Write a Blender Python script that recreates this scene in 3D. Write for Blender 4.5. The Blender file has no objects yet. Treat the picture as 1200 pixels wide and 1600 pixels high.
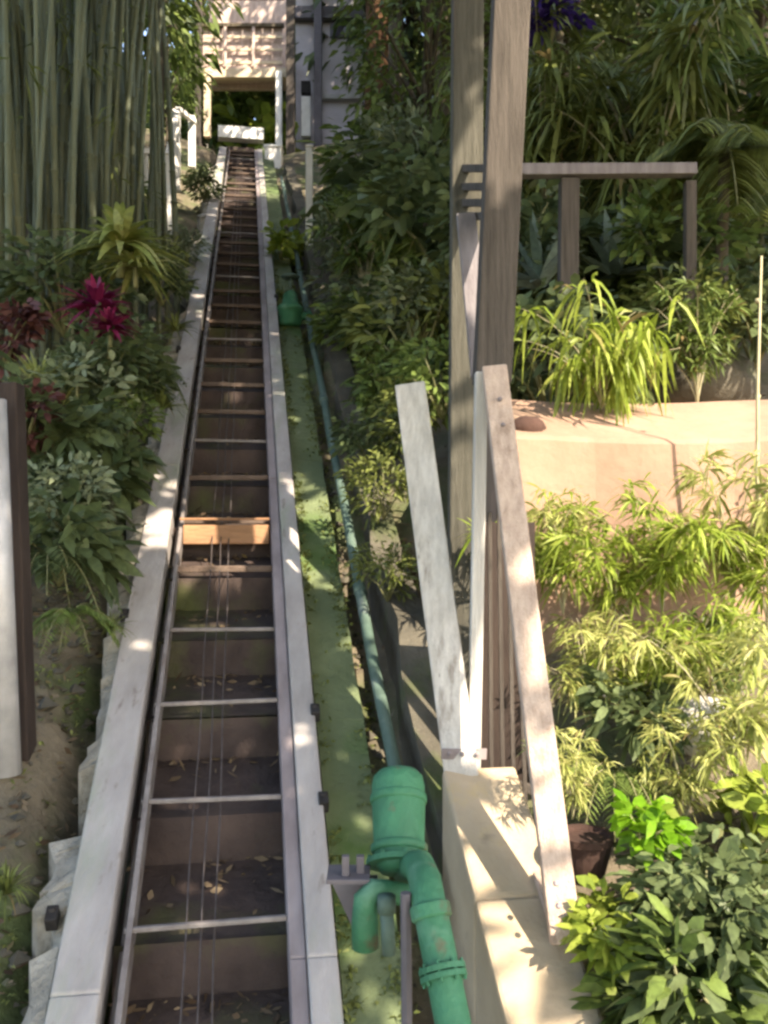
import bpy, math, random
import numpy as np
from mathutils import Vector, Matrix
R = math.radians
scene = bpy.context.scene
# ------------------------------------------------------------------ camera
F = 1400.0                                    # focal length in photo pixels (1200 x 1600)
cam = bpy.data.objects.new('camera', bpy.data.cameras.new('camera'))
scene.collection.objects.link(cam)
cam.location = (0, 0, 0); cam.rotation_euler = (R(90), 0, 0)
cam.data.sensor_fit = 'VERTICAL'; cam.data.sensor_height = 32; cam.data.lens = 28
cam.data.clip_end = 500; cam.data.clip_start = 0.05
scene.camera = cam
# ------------------------------------------------------------------ light
SUN = Vector((.5, -.62, .72)).normalized()
scene.world = bpy.data.worlds.new('World'); scene.world.use_nodes = True
nt = scene.world.node_tree
sky = nt.nodes.new('ShaderNodeTexSky'); sky.sky_type = 'NISHITA'; sky.sun_disc = False
sky.sun_elevation = math.asin(SUN.z); sky.sun_rotation = math.atan2(SUN.x, SUN.y)
bg = nt.nodes['Background']; bg.inputs[1].default_value = .15
nt.links.new(sky.outputs[0], bg.inputs[0])
sl = bpy.data.objects.new('sun', bpy.data.lights.new('sun', 'SUN'))
scene.collection.objects.link(sl)
sl.data.energy = 2.8; sl.data.angle = R(.5); sl.data.color = (1, .93, .82)
sl.location = SUN * 30; sl.rotation_euler = (-SUN).to_track_quat('-Z', 'Y').to_euler()
scene.view_settings.view_transform = 'Standard'; scene.view_settings.look = 'None'
scene.view_settings.exposure = 2.5; scene.view_settings.gamma = 1
scene.view_settings.use_white_balance = True; scene.view_settings.white_balance_temperature = 7200; scene.view_settings.white_balance_tint = 14
scene.render.engine = 'CYCLES'
scene.cycles.max_bounces = 6; scene.cycles.diffuse_bounces = 4; scene.cycles.transmission_bounces = 3
scene.cycles.filter_width = 2.8

# ------------------------------------------------------------------ helpers
def link(o, parent=None):
    scene.collection.objects.link(o)
    if parent: o.parent = parent
    return o
def tag(o, label=None, cat=None, group=None, kind=None):
    if label: o['label'] = label
    if cat: o['category'] = cat
    if group: o['group'] = group
    if kind: o['kind'] = kind
    return o
def empty(name, loc, label, cat, group=None):
    o = bpy.data.objects.new(name, None); o.location = loc; o.empty_display_size = .1
    link(o); return tag(o, label, cat, group)
def children(o): return list(o.children)
def copy_tree(o, parent=None):
    c = o.copy(); scene.collection.objects.link(c)
    if parent: c.parent = parent
    for ch in children(o): copy_tree(ch, c)
    return c

class MB:
    def __init__(s): s.v = []; s.f = []; s.t = []
    def add(s, vs, fs, tint=.5):
        b = len(s.v); s.v += [tuple(v) for v in vs]; s.f += [tuple(i + b for i in f) for f in fs]
        s.t += [tint] * len(vs)
    def hexa(s, p):                               # 8 points: bottom ring 0-3, top ring 4-7
        s.add(p, [(3, 2, 1, 0), (4, 5, 6, 7), (0, 1, 5, 4), (1, 2, 6, 5), (2, 3, 7, 6), (3, 0, 4, 7)])
    def box(s, c, size, rot=None):
        hx, hy, hz = size[0] / 2, size[1] / 2, size[2] / 2
        p = [Vector(q) for q in ((-hx, -hy, -hz), (hx, -hy, -hz), (hx, hy, -hz), (-hx, hy, -hz),
                                 (-hx, -hy, hz), (hx, -hy, hz), (hx, hy, hz), (-hx, hy, hz))]
        if rot is not None: p = [rot @ q for q in p]
        s.hexa([q + Vector(c) for q in p])
    def bar(s, a, b, w, h, up=(0, 0, 1)):         # square timber from a to b, w sideways, h along up
        a = Vector(a); b = Vector(b); d = (b - a).normalized(); u = Vector(up)
        sd = d.cross(u).normalized(); u = sd.cross(d).normalized()
        q = [(-w, -h), (w, -h), (w, h), (-w, h)]
        s.hexa([a + sd * x / 2 + u * y / 2 for x, y in q] + [b + sd * x / 2 + u * y / 2 for x, y in q])
    def tube(s, pts, rad, n=10, tint=.5, caps=True):
        pts = [Vector(p) for p in pts]
        if not hasattr(rad, '__len__'): rad = [rad] * len(pts)
        vs = []; fs = []; ref = None
        for i, p in enumerate(pts):
            d = (pts[min(i + 1, len(pts) - 1)] - pts[max(i - 1, 0)]).normalized()
            if ref is None: ref = d.orthogonal().normalized()
            x = (ref - d * ref.dot(d)).normalized(); ref = x; y = d.cross(x)
            for k in range(n):
                a = 2 * math.pi * k / n
                vs.append(p + (x * math.cos(a) + y * math.sin(a)) * rad[i])
        for i in range(len(pts) - 1):
            for k in range(n):
                k2 = (k + 1) % n
                fs.append((i * n + k, i * n + k2, (i + 1) * n + k2, (i + 1) * n + k))
        if caps:
            fs.append(tuple(range(n - 1, -1, -1))); m = (len(pts) - 1) * n; fs.append(tuple(m + k for k in range(n)))
        s.add(vs, fs, tint)
    def lathe(s, c, prof, n=20, axis=None):       # prof: (radius, height) list along axis
        q = Vector((0, 0, 1)).rotation_difference(Vector(axis)) if axis is not None else None
        vs = []; fs = []
        for r_, h in prof:
            for k in range(n):
                a = 2 * math.pi * k / n
                v = Vector((r_ * math.cos(a), r_ * math.sin(a), h))
                vs.append((q @ v if q else v) + Vector(c))
        for i in range(len(prof) - 1):
            for k in range(n):
                k2 = (k + 1) % n
                fs.append((i * n + k, i * n + k2, (i + 1) * n + k2, (i + 1) * n + k))
        fs.append(tuple(range(n - 1, -1, -1))); m = (len(prof) - 1) * n; fs.append(tuple(m + k for k in range(n)))
        s.add(vs, fs)
    def leaves(s, p, d, L, W, droop, tint, nseg=3, prof=None, roll=.5, rng=None):
        p = np.asarray(p, float); N = len(p); d = np.asarray(d, float); rng = rng or np.random.default_rng(1)
        d = d / (np.linalg.norm(d, axis=1, keepdims=True) + 1e-9)
        L = np.broadcast_to(np.asarray(L, float), (N,)); W = np.broadcast_to(np.asarray(W, float), (N,))
        droop = np.broadcast_to(np.asarray(droop, float), (N,)); tint = np.broadcast_to(np.asarray(tint, float), (N,))
        up = np.array([0, 0, 1.]) + rng.normal(0, .15, (N, 3))
        sd = np.cross(d, up); sd /= np.linalg.norm(sd, axis=1, keepdims=True) + 1e-9
        nm = np.cross(sd, d); r_ = rng.normal(0, roll, (N, 1))
        sd = sd * np.cos(r_) + nm * np.sin(r_)
        if prof is None: prof = [math.sin(math.pi * (.06 + .9 * i / nseg)) ** .8 for i in range(nseg)] + [.04]
        rings = []
        for i in range(nseg + 1):
            t = i / nseg
            c = p + d * (L * t)[:, None]; c[:, 2] -= L * droop * t * t
            o = sd * (W * prof[i] / 2)[:, None]
            rings += [c - o, c + o]
        V = np.stack(rings, 1).reshape(-1, 3); m = 2 * (nseg + 1); b = len(s.v)
        s.v += V.tolist(); s.t += np.repeat(tint, m).tolist()
        base = (np.arange(N) * m + b)[:, None]
        for i in range(nseg):
            s.f += (base + np.array([2 * i, 2 * i + 1, 2 * i + 3, 2 * i + 2])).tolist()
    def build(s, name, m, parent=None, smooth=False, bevel=0, auto=None):
        me = bpy.data.meshes.new(name); me.from_pydata(s.v, [], s.f); me.update()
        a = me.attributes.new('tint', 'FLOAT', 'POINT'); a.data.foreach_set('value', np.array(s.t, dtype=np.float32))
        if smooth: me.polygons.foreach_set('use_smooth', [True] * len(me.polygons))
        me.materials.append(m)
        o = link(bpy.data.objects.new(name, me), parent)
        if bevel:
            bv = o.modifiers.new('bevel', 'BEVEL'); bv.width = bevel; bv.segments = 2; bv.limit_method = 'ANGLE'
        return o

# ------------------------------------------------------------------ materials
def mat(name, c1, c2, scale=4, rough=.8, bump=.3, c3=None, s3=2, t3=.55, stretch=(1, 1, 1), spec=.3, bscale=None, metal=0, c4=None, s4=6, t4=.62):
    m = bpy.data.materials.new(name); m.use_nodes = True
    n = m.node_tree.nodes; l = m.node_tree.links; b = n['Principled BSDF']
    tc = n.new('ShaderNodeTexCoord'); mp = n.new('ShaderNodeMapping'); mp.inputs['Scale'].default_value = stretch
    l.new(tc.outputs['Object'], mp.inputs[0])
    def noise(sc, det=8, r=.6):
        x = n.new('ShaderNodeTexNoise'); x.inputs['Scale'].default_value = sc; x.inputs['Detail'].default_value = det
        x.inputs['Roughness'].default_value = r; l.new(mp.outputs[0], x.inputs['Vector']); return x
    def ramp(src, a, bb, ca, cb):
        x = n.new('ShaderNodeValToRGB'); x.color_ramp.elements[0].position = a; x.color_ramp.elements[1].position = bb
        x.color_ramp.elements[0].color = (*ca, 1); x.color_ramp.elements[1].color = (*cb, 1); l.new(src, x.inputs[0]); return x
    col = ramp(noise(scale).outputs[0], .32, .68, c1, c2).outputs[0]
    for cc, sc, tt in ((c3, s3, t3), (c4, s4, t4)):
        if cc is None: continue
        k = ramp(noise(sc, 6).outputs[0], tt, tt + .14, (0, 0, 0), (1, 1, 1))
        mx = n.new('ShaderNodeMix'); mx.data_type = 'RGBA'; l.new(k.outputs[0], mx.inputs[0]); l.new(col, mx.inputs[6])
        mx.inputs[7].default_value = (*cc, 1); col = mx.outputs[2]
    l.new(col, b.inputs['Base Color'])
    b.inputs['Roughness'].default_value = rough; b.inputs['Specular IOR Level'].default_value = spec; b.inputs['Metallic'].default_value = metal
    if bump:
        bp = n.new('ShaderNodeBump'); bp.inputs['Strength'].default_value = bump; bp.inputs['Distance'].default_value = .02
        l.new(noise(bscale or scale * 6, 10).outputs[0], bp.inputs['Height']); l.new(bp.outputs[0], b.inputs['Normal'])
    return m
def leafmat(name, c1, c2, trans=.35, rough=.45):
    m = bpy.data.materials.new(name); m.use_nodes = True
    n = m.node_tree.nodes; l = m.node_tree.links; b = n['Principled BSDF']
    at = n.new('ShaderNodeAttribute'); at.attribute_name = 'tint'
    mx = n.new('ShaderNodeMix'); mx.data_type = 'RGBA'; l.new(at.outputs['Fac'], mx.inputs[0])
    mx.inputs[6].default_value = (*c1, 1); mx.inputs[7].default_value = (*c2, 1)
    tc = n.new('ShaderNodeTexCoord'); nz = n.new('ShaderNodeTexNoise'); nz.inputs['Scale'].default_value = 26; nz.inputs['Detail'].default_value = 4
    l.new(tc.outputs['Object'], nz.inputs['Vector'])
    rp = n.new('ShaderNodeValToRGB'); rp.color_ramp.elements[0].position = .3; rp.color_ramp.elements[1].position = .7
    rp.color_ramp.elements[0].color = (.62, .62, .6, 1); rp.color_ramp.elements[1].color = (1.0, 1.0, .9, 1); l.new(nz.outputs[0], rp.inputs[0])
    mu = n.new('ShaderNodeMix'); mu.data_type = 'RGBA'; mu.blend_type = 'MULTIPLY'; mu.inputs[0].default_value = 1
    l.new(mx.outputs[2], mu.inputs[6]); l.new(rp.outputs[0], mu.inputs[7])
    br = n.new('ShaderNodeMix'); br.data_type = 'RGBA'; gt = n.new('ShaderNodeMapRange')
    gt.inputs[1].default_value = .93; gt.inputs[2].default_value = .985; l.new(at.outputs['Fac'], gt.inputs[0]); l.new(gt.outputs[0], br.inputs[0])
    l.new(mu.outputs[2], br.inputs[6]); br.inputs[7].default_value = (.20, .15, .06, 1); mx = br
    l.new(mx.outputs[2], b.inputs['Base Color']); b.inputs['Roughness'].default_value = rough
    b.inputs['Specular IOR Level'].default_value = .25
    tr = n.new('ShaderNodeBsdfTranslucent'); l.new(mx.outputs[2], tr.inputs[0])
    sh = n.new('ShaderNodeMixShader'); sh.inputs[0].default_value = trans
    l.new(b.outputs[0], sh.inputs[1]); l.new(tr.outputs[0], sh.inputs[2])
    l.new(sh.outputs[0], n['Material Output'].inputs[0])
    return m
M = {}
M['soil'] = mat('soil', (.07, .06, .04), (.185, .15, .10), 2.2, .95, 1.0, c3=(.065, .085, .03), s3=1.3, t3=.46, c4=(.30, .25, .18), s4=12, t4=.64, bscale=22)
M['soilpale'] = M['soil']
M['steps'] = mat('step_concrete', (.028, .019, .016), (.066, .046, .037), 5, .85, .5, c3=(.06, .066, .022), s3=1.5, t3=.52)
M['railpaint'] = mat('rail_paint', (.26, .235, .215), (.39, .36, .33), 5, .65, .35, c3=(.24, .265, .19), s3=1.6, t3=.52, c4=(.15, .115, .09), s4=12, t4=.62, stretch=(1.6, .5, .5))
M['raildark'] = mat('rail_steel', (.16, .13, .125), (.28, .24, .235), 7, .6, .2, stretch=(1, .4, .4))
M['steel'] = mat('galvanised_steel', (.32, .31, .30), (.50, .48, .46), 9, .5, .15, metal=.3)
M['bar'] = mat('worn_bar', (.12, .10, .09), (.25, .225, .205), 9, .6, .2, c3=(.12, .085, .065), s3=5, t3=.58)
M['sleeper'] = mat('sleeper_wood', (.075, .05, .036), (.15, .108, .08), 9, .85, .5, c3=(.09, .09, .045), s3=2, t3=.6)
M['black'] = mat('black_rubber', (.012, .011, .01), (.03, .026, .024), 20, .7, .1)
M['cable'] = mat('cable_steel', (.045, .035, .03), (.09, .075, .07), 30, .6, .2)
M['mortar'] = mat('mortar', (.21, .19, .15), (.39, .36, .295), 9, .95, 1.0, c3=(.10, .085, .055), s3=6, t3=.55)
M['mossy'] = mat('mossy_concrete', (.085, .11, .05), (.135, .165, .082), 3, .9, .7, c3=(.055, .10, .022), s3=1.5, t3=.50, c4=(.28, .27, .22), s4=10, t4=.66)
M['wallrock'] = mat('weathered_wall', (.05, .045, .032), (.11, .098, .072), 3, .95, .9, c3=(.06, .08, .025), s3=2, t3=.55)
M['beige'] = mat('beige_plaster', (.31, .24, .155), (.44, .35, .235), 2.2, .9, .5, c3=(.46, .33, .11), s3=2.2, t3=.62, c4=(.2, .165, .125), s4=6, t4=.6)
M['peach'] = mat('peach_plaster', (.235, .145, .098), (.345, .225, .155), 1.6, .9, .5, c3=(.19, .135, .09), s3=1.3, t3=.52, c4=(.25, .18, .13), s4=5, t4=.62)
M['paintwood'] = mat('weathered_white_wood', (.42, .39, .34), (.62, .585, .52), 11, .8, .6, c3=(.22, .18, .145), s3=4, t3=.58, stretch=(4, 4, .25), c4=(.10, .08, .065), s4=15, t4=.66)
M['pinkwood'] = mat('pale_pine', (.38, .28, .215), (.54, .42, .33), 11, .8, .6, c3=(.24, .165, .12), s3=4, t3=.58, stretch=(4, 4, .25), c4=(.11, .075, .055), s4=15, t4=.66)
M['greywood'] = mat('grey_timber', (.046, .038, .03), (.105, .088, .072), 13, .85, .6, c3=(.085, .085, .06), s3=2.5, t3=.6, stretch=(4, 4, .22), c4=(.02, .016, .012), s4=17, t4=.62)
M['mosswood'] = mat('mossy_timber', (.05, .047, .034), (.105, .098, .074), 13, .85, .6, c3=(.09, .062, .048), s3=2, t3=.52, stretch=(4, 4, .22), c4=(.02, .018, .012), s4=17, t4=.62)
M['lilacwood'] = mat('lilac_grey_wood', (.13, .115, .115), (.21, .19, .19), 8, .8, .3, stretch=(3, 3, .35))
M['deepwood'] = mat('dark_stained_wood', (.02, .013, .01), (.045, .03, .022), 8, .8, .3, stretch=(3, 3, .35))
M['sunpatch'] = mat('sun_patch_orange', (.14, .07, .035), (.36, .19, .09), 4, .7, .3, stretch=(.5, 3, 3))  # sunlight glow put into the colour of one step
M['deckwood'] = mat('deck_timber', (.40, .30, .245), (.56, .44, .37), 5, .75, .3, stretch=(3, 3, .6))
M['deckbeam'] = mat('pale_beam', (.50, .40, .27), (.62, .52, .36), 5, .75, .3, stretch=(1, 3, 3))
M['white'] = mat('white_paint', (.66, .64, .58), (.80, .78, .72), 5, .6, .15, c3=(.45, .42, .35), s3=7, t3=.64)
M['lilac'] = mat('lilac_render', (.42, .38, .39), (.52, .48, .49), 2, .9, .2, c3=(.36, .32, .27), s3=1, t3=.6)
M['darkgrey'] = mat('dark_grey_steel', (.085, .075, .08), (.13, .115, .12), 6, .6, .15)
M['glassdark'] = mat('dark_glass', (.10, .085, .11), (.14, .12, .15), 1, .2, 0, spec=.5)
M['green'] = mat('green_paint', (.016, .098, .043), (.036, .175, .082), 5, .68, .45, c3=(.09, .21, .125), s3=4, t3=.52, c4=(.11, .075, .04), s4=11, t4=.60, spec=.5)
M['greendark'] = mat('faded_green_paint', (.05, .085, .062), (.10, .145, .115), 6, .7, .2, c3=(.14, .165, .145), s3=6, t3=.55)
M['bark'] = mat('bark', (.06, .048, .03), (.13, .105, .07), 6, .95, .8, stretch=(3, 3, .5))
M['rustbark'] = mat('rust_bark', (.075, .035, .016), (.13, .065, .03), 6, .95, .8, stretch=(3, 3, .5))
M['stem'] = mat('stem', (.10, .11, .04), (.2, .19, .09), 10, .7, .1)
M['cane'] = mat('dry_cane', (.30, .27, .15), (.42, .37, .23), 12, .6, .1)
M['culm'] = mat('bamboo_culm', (.082, .094, .05), (.175, .19, .118), 3, .6, .1, c3=(.22, .215, .15), s3=2, t3=.58, stretch=(4, 4, .4))
M['terracotta'] = mat('terracotta', (.035, .019, .014), (.07, .036, .026), 6, .9, .3)
M['stone'] = mat('pale_stone', (.30, .28, .26), (.46, .44, .41), 4, .9, .6, c3=(.15, .16, .11), s3=3, t3=.6)
M['litter'] = leafmat('dead_leaf', (.07, .04, .022), (.26, .19, .12), .1, .8)
M['l_dark'] = leafmat('leaf_dark', (.055, .082, .032), (.185, .235, .105))
M['l_mid'] = leafmat('leaf_mid', (.075, .12, .028), (.24, .32, .09))
M['l_olive'] = leafmat('leaf_olive', (.095, .115, .025), (.28, .32, .10))
M['l_lime'] = leafmat('leaf_lime', (.19, .27, .03), (.42, .50, .10), .45)
M['l_vivid'] = leafmat('leaf_vivid', (.13, .30, .015), (.26, .48, .03), .5)
M['l_yellow'] = leafmat('leaf_yellow', (.28, .33, .08), (.58, .57, .22), .4)
M['l_blue'] = leafmat('leaf_blue', (.10, .15, .13), (.32, .40, .36), .2)
M['l_red'] = leafmat('leaf_red', (.10, .008, .035), (.36, .03, .12), .35)
M['l_maroon'] = leafmat('leaf_maroon', (.06, .02, .02), (.2, .08, .07), .3)
M['l_violet'] = leafmat('petal_violet', (.03, .015, .10), (.08, .04, .25), .3)
M['l_pale'] = leafmat('leaf_pale', (.14, .18, .09), (.34, .38, .24), .3)
M['l_dry'] = leafmat('frond_dry', (.2, .16, .1), (.42, .38, .29), .3)

# ------------------------------------------------------------------ frames of reference
OX, DX, Z0, DZ = -.138, -.1514, -2.68, .568
D_ = Vector((DX, 1, DZ)); L_ = Vector((.9887, .1497, 0)); O_ = Vector((OX, 0, Z0))
def TP(d, u, w=0): return O_ + D_ * d + L_ * u + Vector((0, 0, w))
def px(x, y, d): return Vector(((x - 600) / F * d, d, -(y - 800) / F * d))
def hn(x, y):
    return (.05 * math.sin(x * 2.1 + 1.3 * y) + .04 * math.sin(3.7 * y - x * 1.1 + 1) + .03 * math.sin(5.3 * x + .7) * math.cos(4.1 * y))
def H(x, y):
    u = x - OX - DX * y
    yy = y
    if y > 17.2: b = Z0 + DZ * 17.2 + .10 * min(y - 17.2, 3) + .45 * max(0, y - 20.2) * (1 if y < 40 else 0) + (.45 * 19.8 if y >= 40 else 0)
    elif y < -6: b = Z0 - DZ * 6 + .1 * max(y + 6, -30)
    else: b = Z0 + DZ * y
    if u < -.44:
        k = -u - .44
        w = -.17 + .30 * min(k, 2.5) + .12 * max(0, min(k - 2.5, 12))
        if k < .1: w -= .06
    elif u < .74: w = -.42 if abs(u) < .46 else -.26
    else:
        k = u - .74
        w = -.20 + .12 * min(k, 3) + .10 * max(0, min(k - 3, 12)) if y > 2.9 else -.30 + .1 * min(k, 3)
    return b + w + (hn(x, y) if abs(u) > .6 else 0)
def G(x, d, dz=0):                               # ground point seen at photo column x, d metres ahead
    X = (x - 600) / F * d
    return Vector((X, d, H(X, d) + dz))

# ------------------------------------------------------------------ setting: ground
def axis(parts):
    out = []
    for a, b, st in parts:
        n = max(1, round((b - a) / st)); out += [a + (b - a) * i / n for i in range(n)]
    return out + [parts[-1][1]]
xs = axis([(-80, -12, 6), (-12, -4, .5), (-4, 4, .07), (4, 12, .5), (12, 80, 6)])
ys = axis([(-80, -6, 6), (-6, 1, .4), (1, 7, .08), (7, 20, .2), (20, 42, 1), (42, 120, 8)])
g = MB()
gv = [(x, y, H(x, y)) for y in ys for x in xs]
nx = len(xs)
gf = [(j * nx + i, j * nx + i + 1, (j + 1) * nx + i + 1, (j + 1) * nx + i) for j in range(len(ys) - 1) for i in range(nx - 1)]
g.add(gv, gf); tag(g.build('ground', M['soil'], smooth=True), kind='structure')

# steps of the track bed
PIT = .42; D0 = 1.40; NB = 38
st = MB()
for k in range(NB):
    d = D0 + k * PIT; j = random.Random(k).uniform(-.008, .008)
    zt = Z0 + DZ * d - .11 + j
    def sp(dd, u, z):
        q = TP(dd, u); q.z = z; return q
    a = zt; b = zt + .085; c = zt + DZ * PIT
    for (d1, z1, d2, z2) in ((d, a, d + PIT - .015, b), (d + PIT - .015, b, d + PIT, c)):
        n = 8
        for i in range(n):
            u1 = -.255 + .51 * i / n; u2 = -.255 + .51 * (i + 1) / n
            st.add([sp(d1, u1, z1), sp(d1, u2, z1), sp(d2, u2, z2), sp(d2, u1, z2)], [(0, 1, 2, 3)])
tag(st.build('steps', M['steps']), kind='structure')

# mossy concrete kerb right of the track
kb = MB()
kd = [1.2 + .25 * i for i in range(66)]
for i in range(len(kd) - 1):
    a, b = kd[i], kd[i + 1] - .0
    j = .004 * math.sin(i * 2.3)
    kb.hexa([TP(a, .40, -.45), TP(a, .585 + j, -.45), TP(b, .585 - j, -.45), TP(b, .40, -.45),
             TP(a, .40, -.09), TP(a, .585 + j, -.10 + j), TP(b, .585 - j, -.10), TP(b, .40, -.09)])
tag(kb.build('kerb', M['mossy']), kind='structure')
# broken mortar edge left of the track
mo = MB(); rr = random.Random(5); d = 1.5
while d < 15:
    ln = rr.uniform(.05, .2); wo = rr.uniform(.03, .12); h0 = rr.uniform(-.06, -.012)
    if rr.random() < .8:
        n = 4
        for i in range(n):
            a = d + ln * i / n; b = d + ln * (i + 1) / n
            e1 = wo * (.85 + .2 * math.sin(d * 90 + i * 1.3)); e2 = wo * (.85 + .2 * math.sin(d * 90 + (i + 1) * 1.3))
            mo.hexa([TP(a, -.393 - e1, -.4), TP(a, -.393, -.4), TP(b, -.393, -.4), TP(b, -.393 - e2, -.4),
                     TP(a, -.393 - e1, h0 - .03), TP(a, -.393, h0), TP(b, -.393, h0 + rr.uniform(-.01, .01)), TP(b, -.393 - e2, h0 - .03)])
    d += ln + rr.uniform(.0, .04)
tag(mo.build('kerb', M['mortar']), kind='structure')

# ------------------------------------------------------------------ the inclined track
track = empty('funicular_track', TP(1.3, 0), 'long inclined railway track of two pale beams climbing to the wooden station', 'railway track')
def loc(o):                                        # keep world coordinates under a moved Empty
    o.matrix_parent_inverse = o.parent.matrix_basis.inverted() if o.parent else Matrix()
    return o
def seg_beam(mb, u0, u1, w0, w1, cuts, gap=.005):
    for a, b in zip(cuts[:-1], cuts[1:]):
        mb.hexa([TP(a, u0, w0), TP(a, u1, w0), TP(b - gap, u1, w0), TP(b - gap, u0, w0),
                 TP(a, u0, w1), TP(a, u1, w1), TP(b - gap, u1, w1), TP(b - gap, u0, w1)])
rl = MB(); seg_beam(rl, -.388, -.256, -.16, 0, [1.2, 2.45, 5.2, 8.2, 11.2, 14.2, 16.6])
left_rail = loc(rl.build('rail', M['railpaint'], track, bevel=.006))
rl = MB(); seg_beam(rl, .302, .388, -.16, 0, [1.2, 2.50, 5.0, 8.0, 11.0, 14.0, 16.6])
right_rail = loc(rl.build('rail', M['railpaint'], track, bevel=.006))
rl = MB(); seg_beam(rl, .252, .300, -.16, -.022, [1.2, 2.52, 5.1, 8.1, 11.1, 14.1, 16.6])
loc(rl.build('inner_flange', M['raildark'], track, bevel=.004))
rl = MB(); seg_beam(rl, -.214, -.196, -.13, -.025, [1.2, 4.0, 7.0, 10.0, 13.0, 16.5]); seg_beam(rl, -.236, -.214, -.128, -.118, [1.2, 4.0, 7.0, 10.0, 13.0, 16.5])
loc(rl.build('guide_angle', M['bar'], track, bevel=.002))
cb = MB()
cb.bar(Vector((0, 0, 0)) - L_ * .222, L_ * .252, .018, .016)
proto = None
sb = MB(); sb.bar(Vector((0, .01, -.012)) - L_ * .222, Vector((0, .01, -.012)) + L_ * .252, .05, .03); sleeper = None
for k in range(36):
    d = 1.86 - .02 + k * PIT - .035
    if d > 4.3 and k % 4 != 1:
        if sleeper is None: sleeper = o = sb.build('sleeper', M['sleeper'], track, bevel=.005)
        else: o = sleeper.copy(); scene.collection.objects.link(o); o.parent = track
    elif proto is None:
        proto = cb.build('crossbar', M['bar'], track, bevel=.004); o = proto
    else:
        o = proto.copy(); scene.collection.objects.link(o); o.parent = track
    rk = random.Random(k + 50)
    o.location = TP(d, 0, -.045 + rk.uniform(-.006, .006)) - track.location
    o.rotation_euler = (0, rk.uniform(-.012, .012), rk.uniform(-.015, .015))
for (d, u, w) in ((3.92, -.392, -.012), (3.36, .39, -.012), (2.98, .39, -.016), (6.9, -.392, -.012), (8.2, .39, -.012), (2.66, -.43, -.03)):
    b = MB(); b.bar(TP(d, u, w), TP(d + .045, u, w), .034, .05)
    b.lathe(TP(d + .02, u, w + .02), [(.012, 0), (.012, .012), (.006, .016)], 8)
    loc(b.build('bracket', M['black'], track, bevel=.003))
eb = MB(); eb.bar(TP(16.75, -.42, .22), TP(16.75, .42, .22), .22, .22)
loc(eb.build('end_stop', M['white'], track, bevel=.01))

for i, (u, nm) in enumerate(((-.045, 'leftmost'), (.0, 'middle'), (.04, 'rightmost'))):
    c = MB(); pts = []
    for k in range(60):
        d = 1.3 + k * .25
        pts.append(TP(d, u + .003 * math.sin(k * 1.7 + i), -.055 - .006 * math.sin(k * .9 + i)))
    c.tube(pts, .0028, 6)
    tag(c.build('haul_cable', M['cable'], smooth=True), '%s of the three thin steel cables running up the middle of the track' % nm, 'cable', 'haul cables between the rails')

bo = MB(); q0, q1 = TP(4.62, -.19), TP(4.62, .245)  # orange board added to imitate a patch of sun on this step
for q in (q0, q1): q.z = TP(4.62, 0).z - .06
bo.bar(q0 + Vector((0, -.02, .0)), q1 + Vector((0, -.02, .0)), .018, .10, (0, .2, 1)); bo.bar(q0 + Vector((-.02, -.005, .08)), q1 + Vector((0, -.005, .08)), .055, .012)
tag(bo.build('sun_patch_board', M['sunpatch'], bevel=.004), 'orange brown board standing in for a patch of sunlight on a step between the rails', 'board')

# dead leaves and grit lying on the steps and left bank
lt = MB(); rng = np.random.default_rng(3)
P = []; rr = random.Random(9)
for k in range(1100):
    b = rr.randrange(0, 24); d = D0 + b * PIT + PIT * (1 - abs(rr.gauss(0, .25))) - .02
    t = (d - D0 - b * PIT) / PIT
    if not 0 < t < .96: continue
    q = TP(d, rr.uniform(-.25, .25)); q.z = Z0 + DZ * (D0 + b * PIT) - .11 + .085 * t + .012; P.append(q)
for k in range(1500):
    d = rr.uniform(1.6, 6); u = -.45 - abs(rr.gauss(0, .45)); q = TP(d, u); q.z = H(q.x, q.y) + .01; P.append(q)
for k in range(900):
    d = rr.uniform(2.9, 7); u = .75 + abs(rr.gauss(0, 1.3)); q = TP(d, u); q.z = H(q.x, q.y) + .01; P.append(q)
P = np.array([tuple(q) for q in P]); N = len(P)
dr = rng.normal(0, 1, (N, 3)); dr[:, 2] *= .25
lt.leaves(P, dr, rng.uniform(.02, .065, N), rng.uniform(.008, .026, N), 0, rng.random(N), 2, rng=rng)
tag(lt.build('leaf_litter', M['litter']), 'dry fallen leaves scattered over the steps and soil', 'leaf litter', kind='stuff')

pb = MB(); rr = random.Random(17)
for k in range(700):
    d = rr.uniform(1.7, 5.5); u = (-.47 - abs(rr.gauss(0, .3))) if k % 3 else (.60 + rr.random() * .12); q = TP(d, u); r_ = rr.uniform(.006, .028) * (1 if rr.random() < .9 else 1.8)
    z = H(q.x, q.y); vs = []
    for (a, b, c_) in ((1, 0, 0), (-1, 0, 0), (0, 1, 0), (0, -1, 0), (0, 0, 1), (0, 0, -1)):
        vs.append((q.x + a * r_ * rr.uniform(.7, 1.3), q.y + b * r_ * rr.uniform(.7, 1.3), z + c_ * r_ * rr.uniform(.5, .8)))
    pb.add(vs, [(0, 2, 4), (2, 1, 4), (1, 3, 4), (3, 0, 4), (2, 0, 5), (1, 2, 5), (3, 1, 5), (0, 3, 5)])
tag(pb.build('gravel', M['wallrock']), 'loose small stones on the soil beside the track', 'gravel', kind='stuff')

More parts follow.
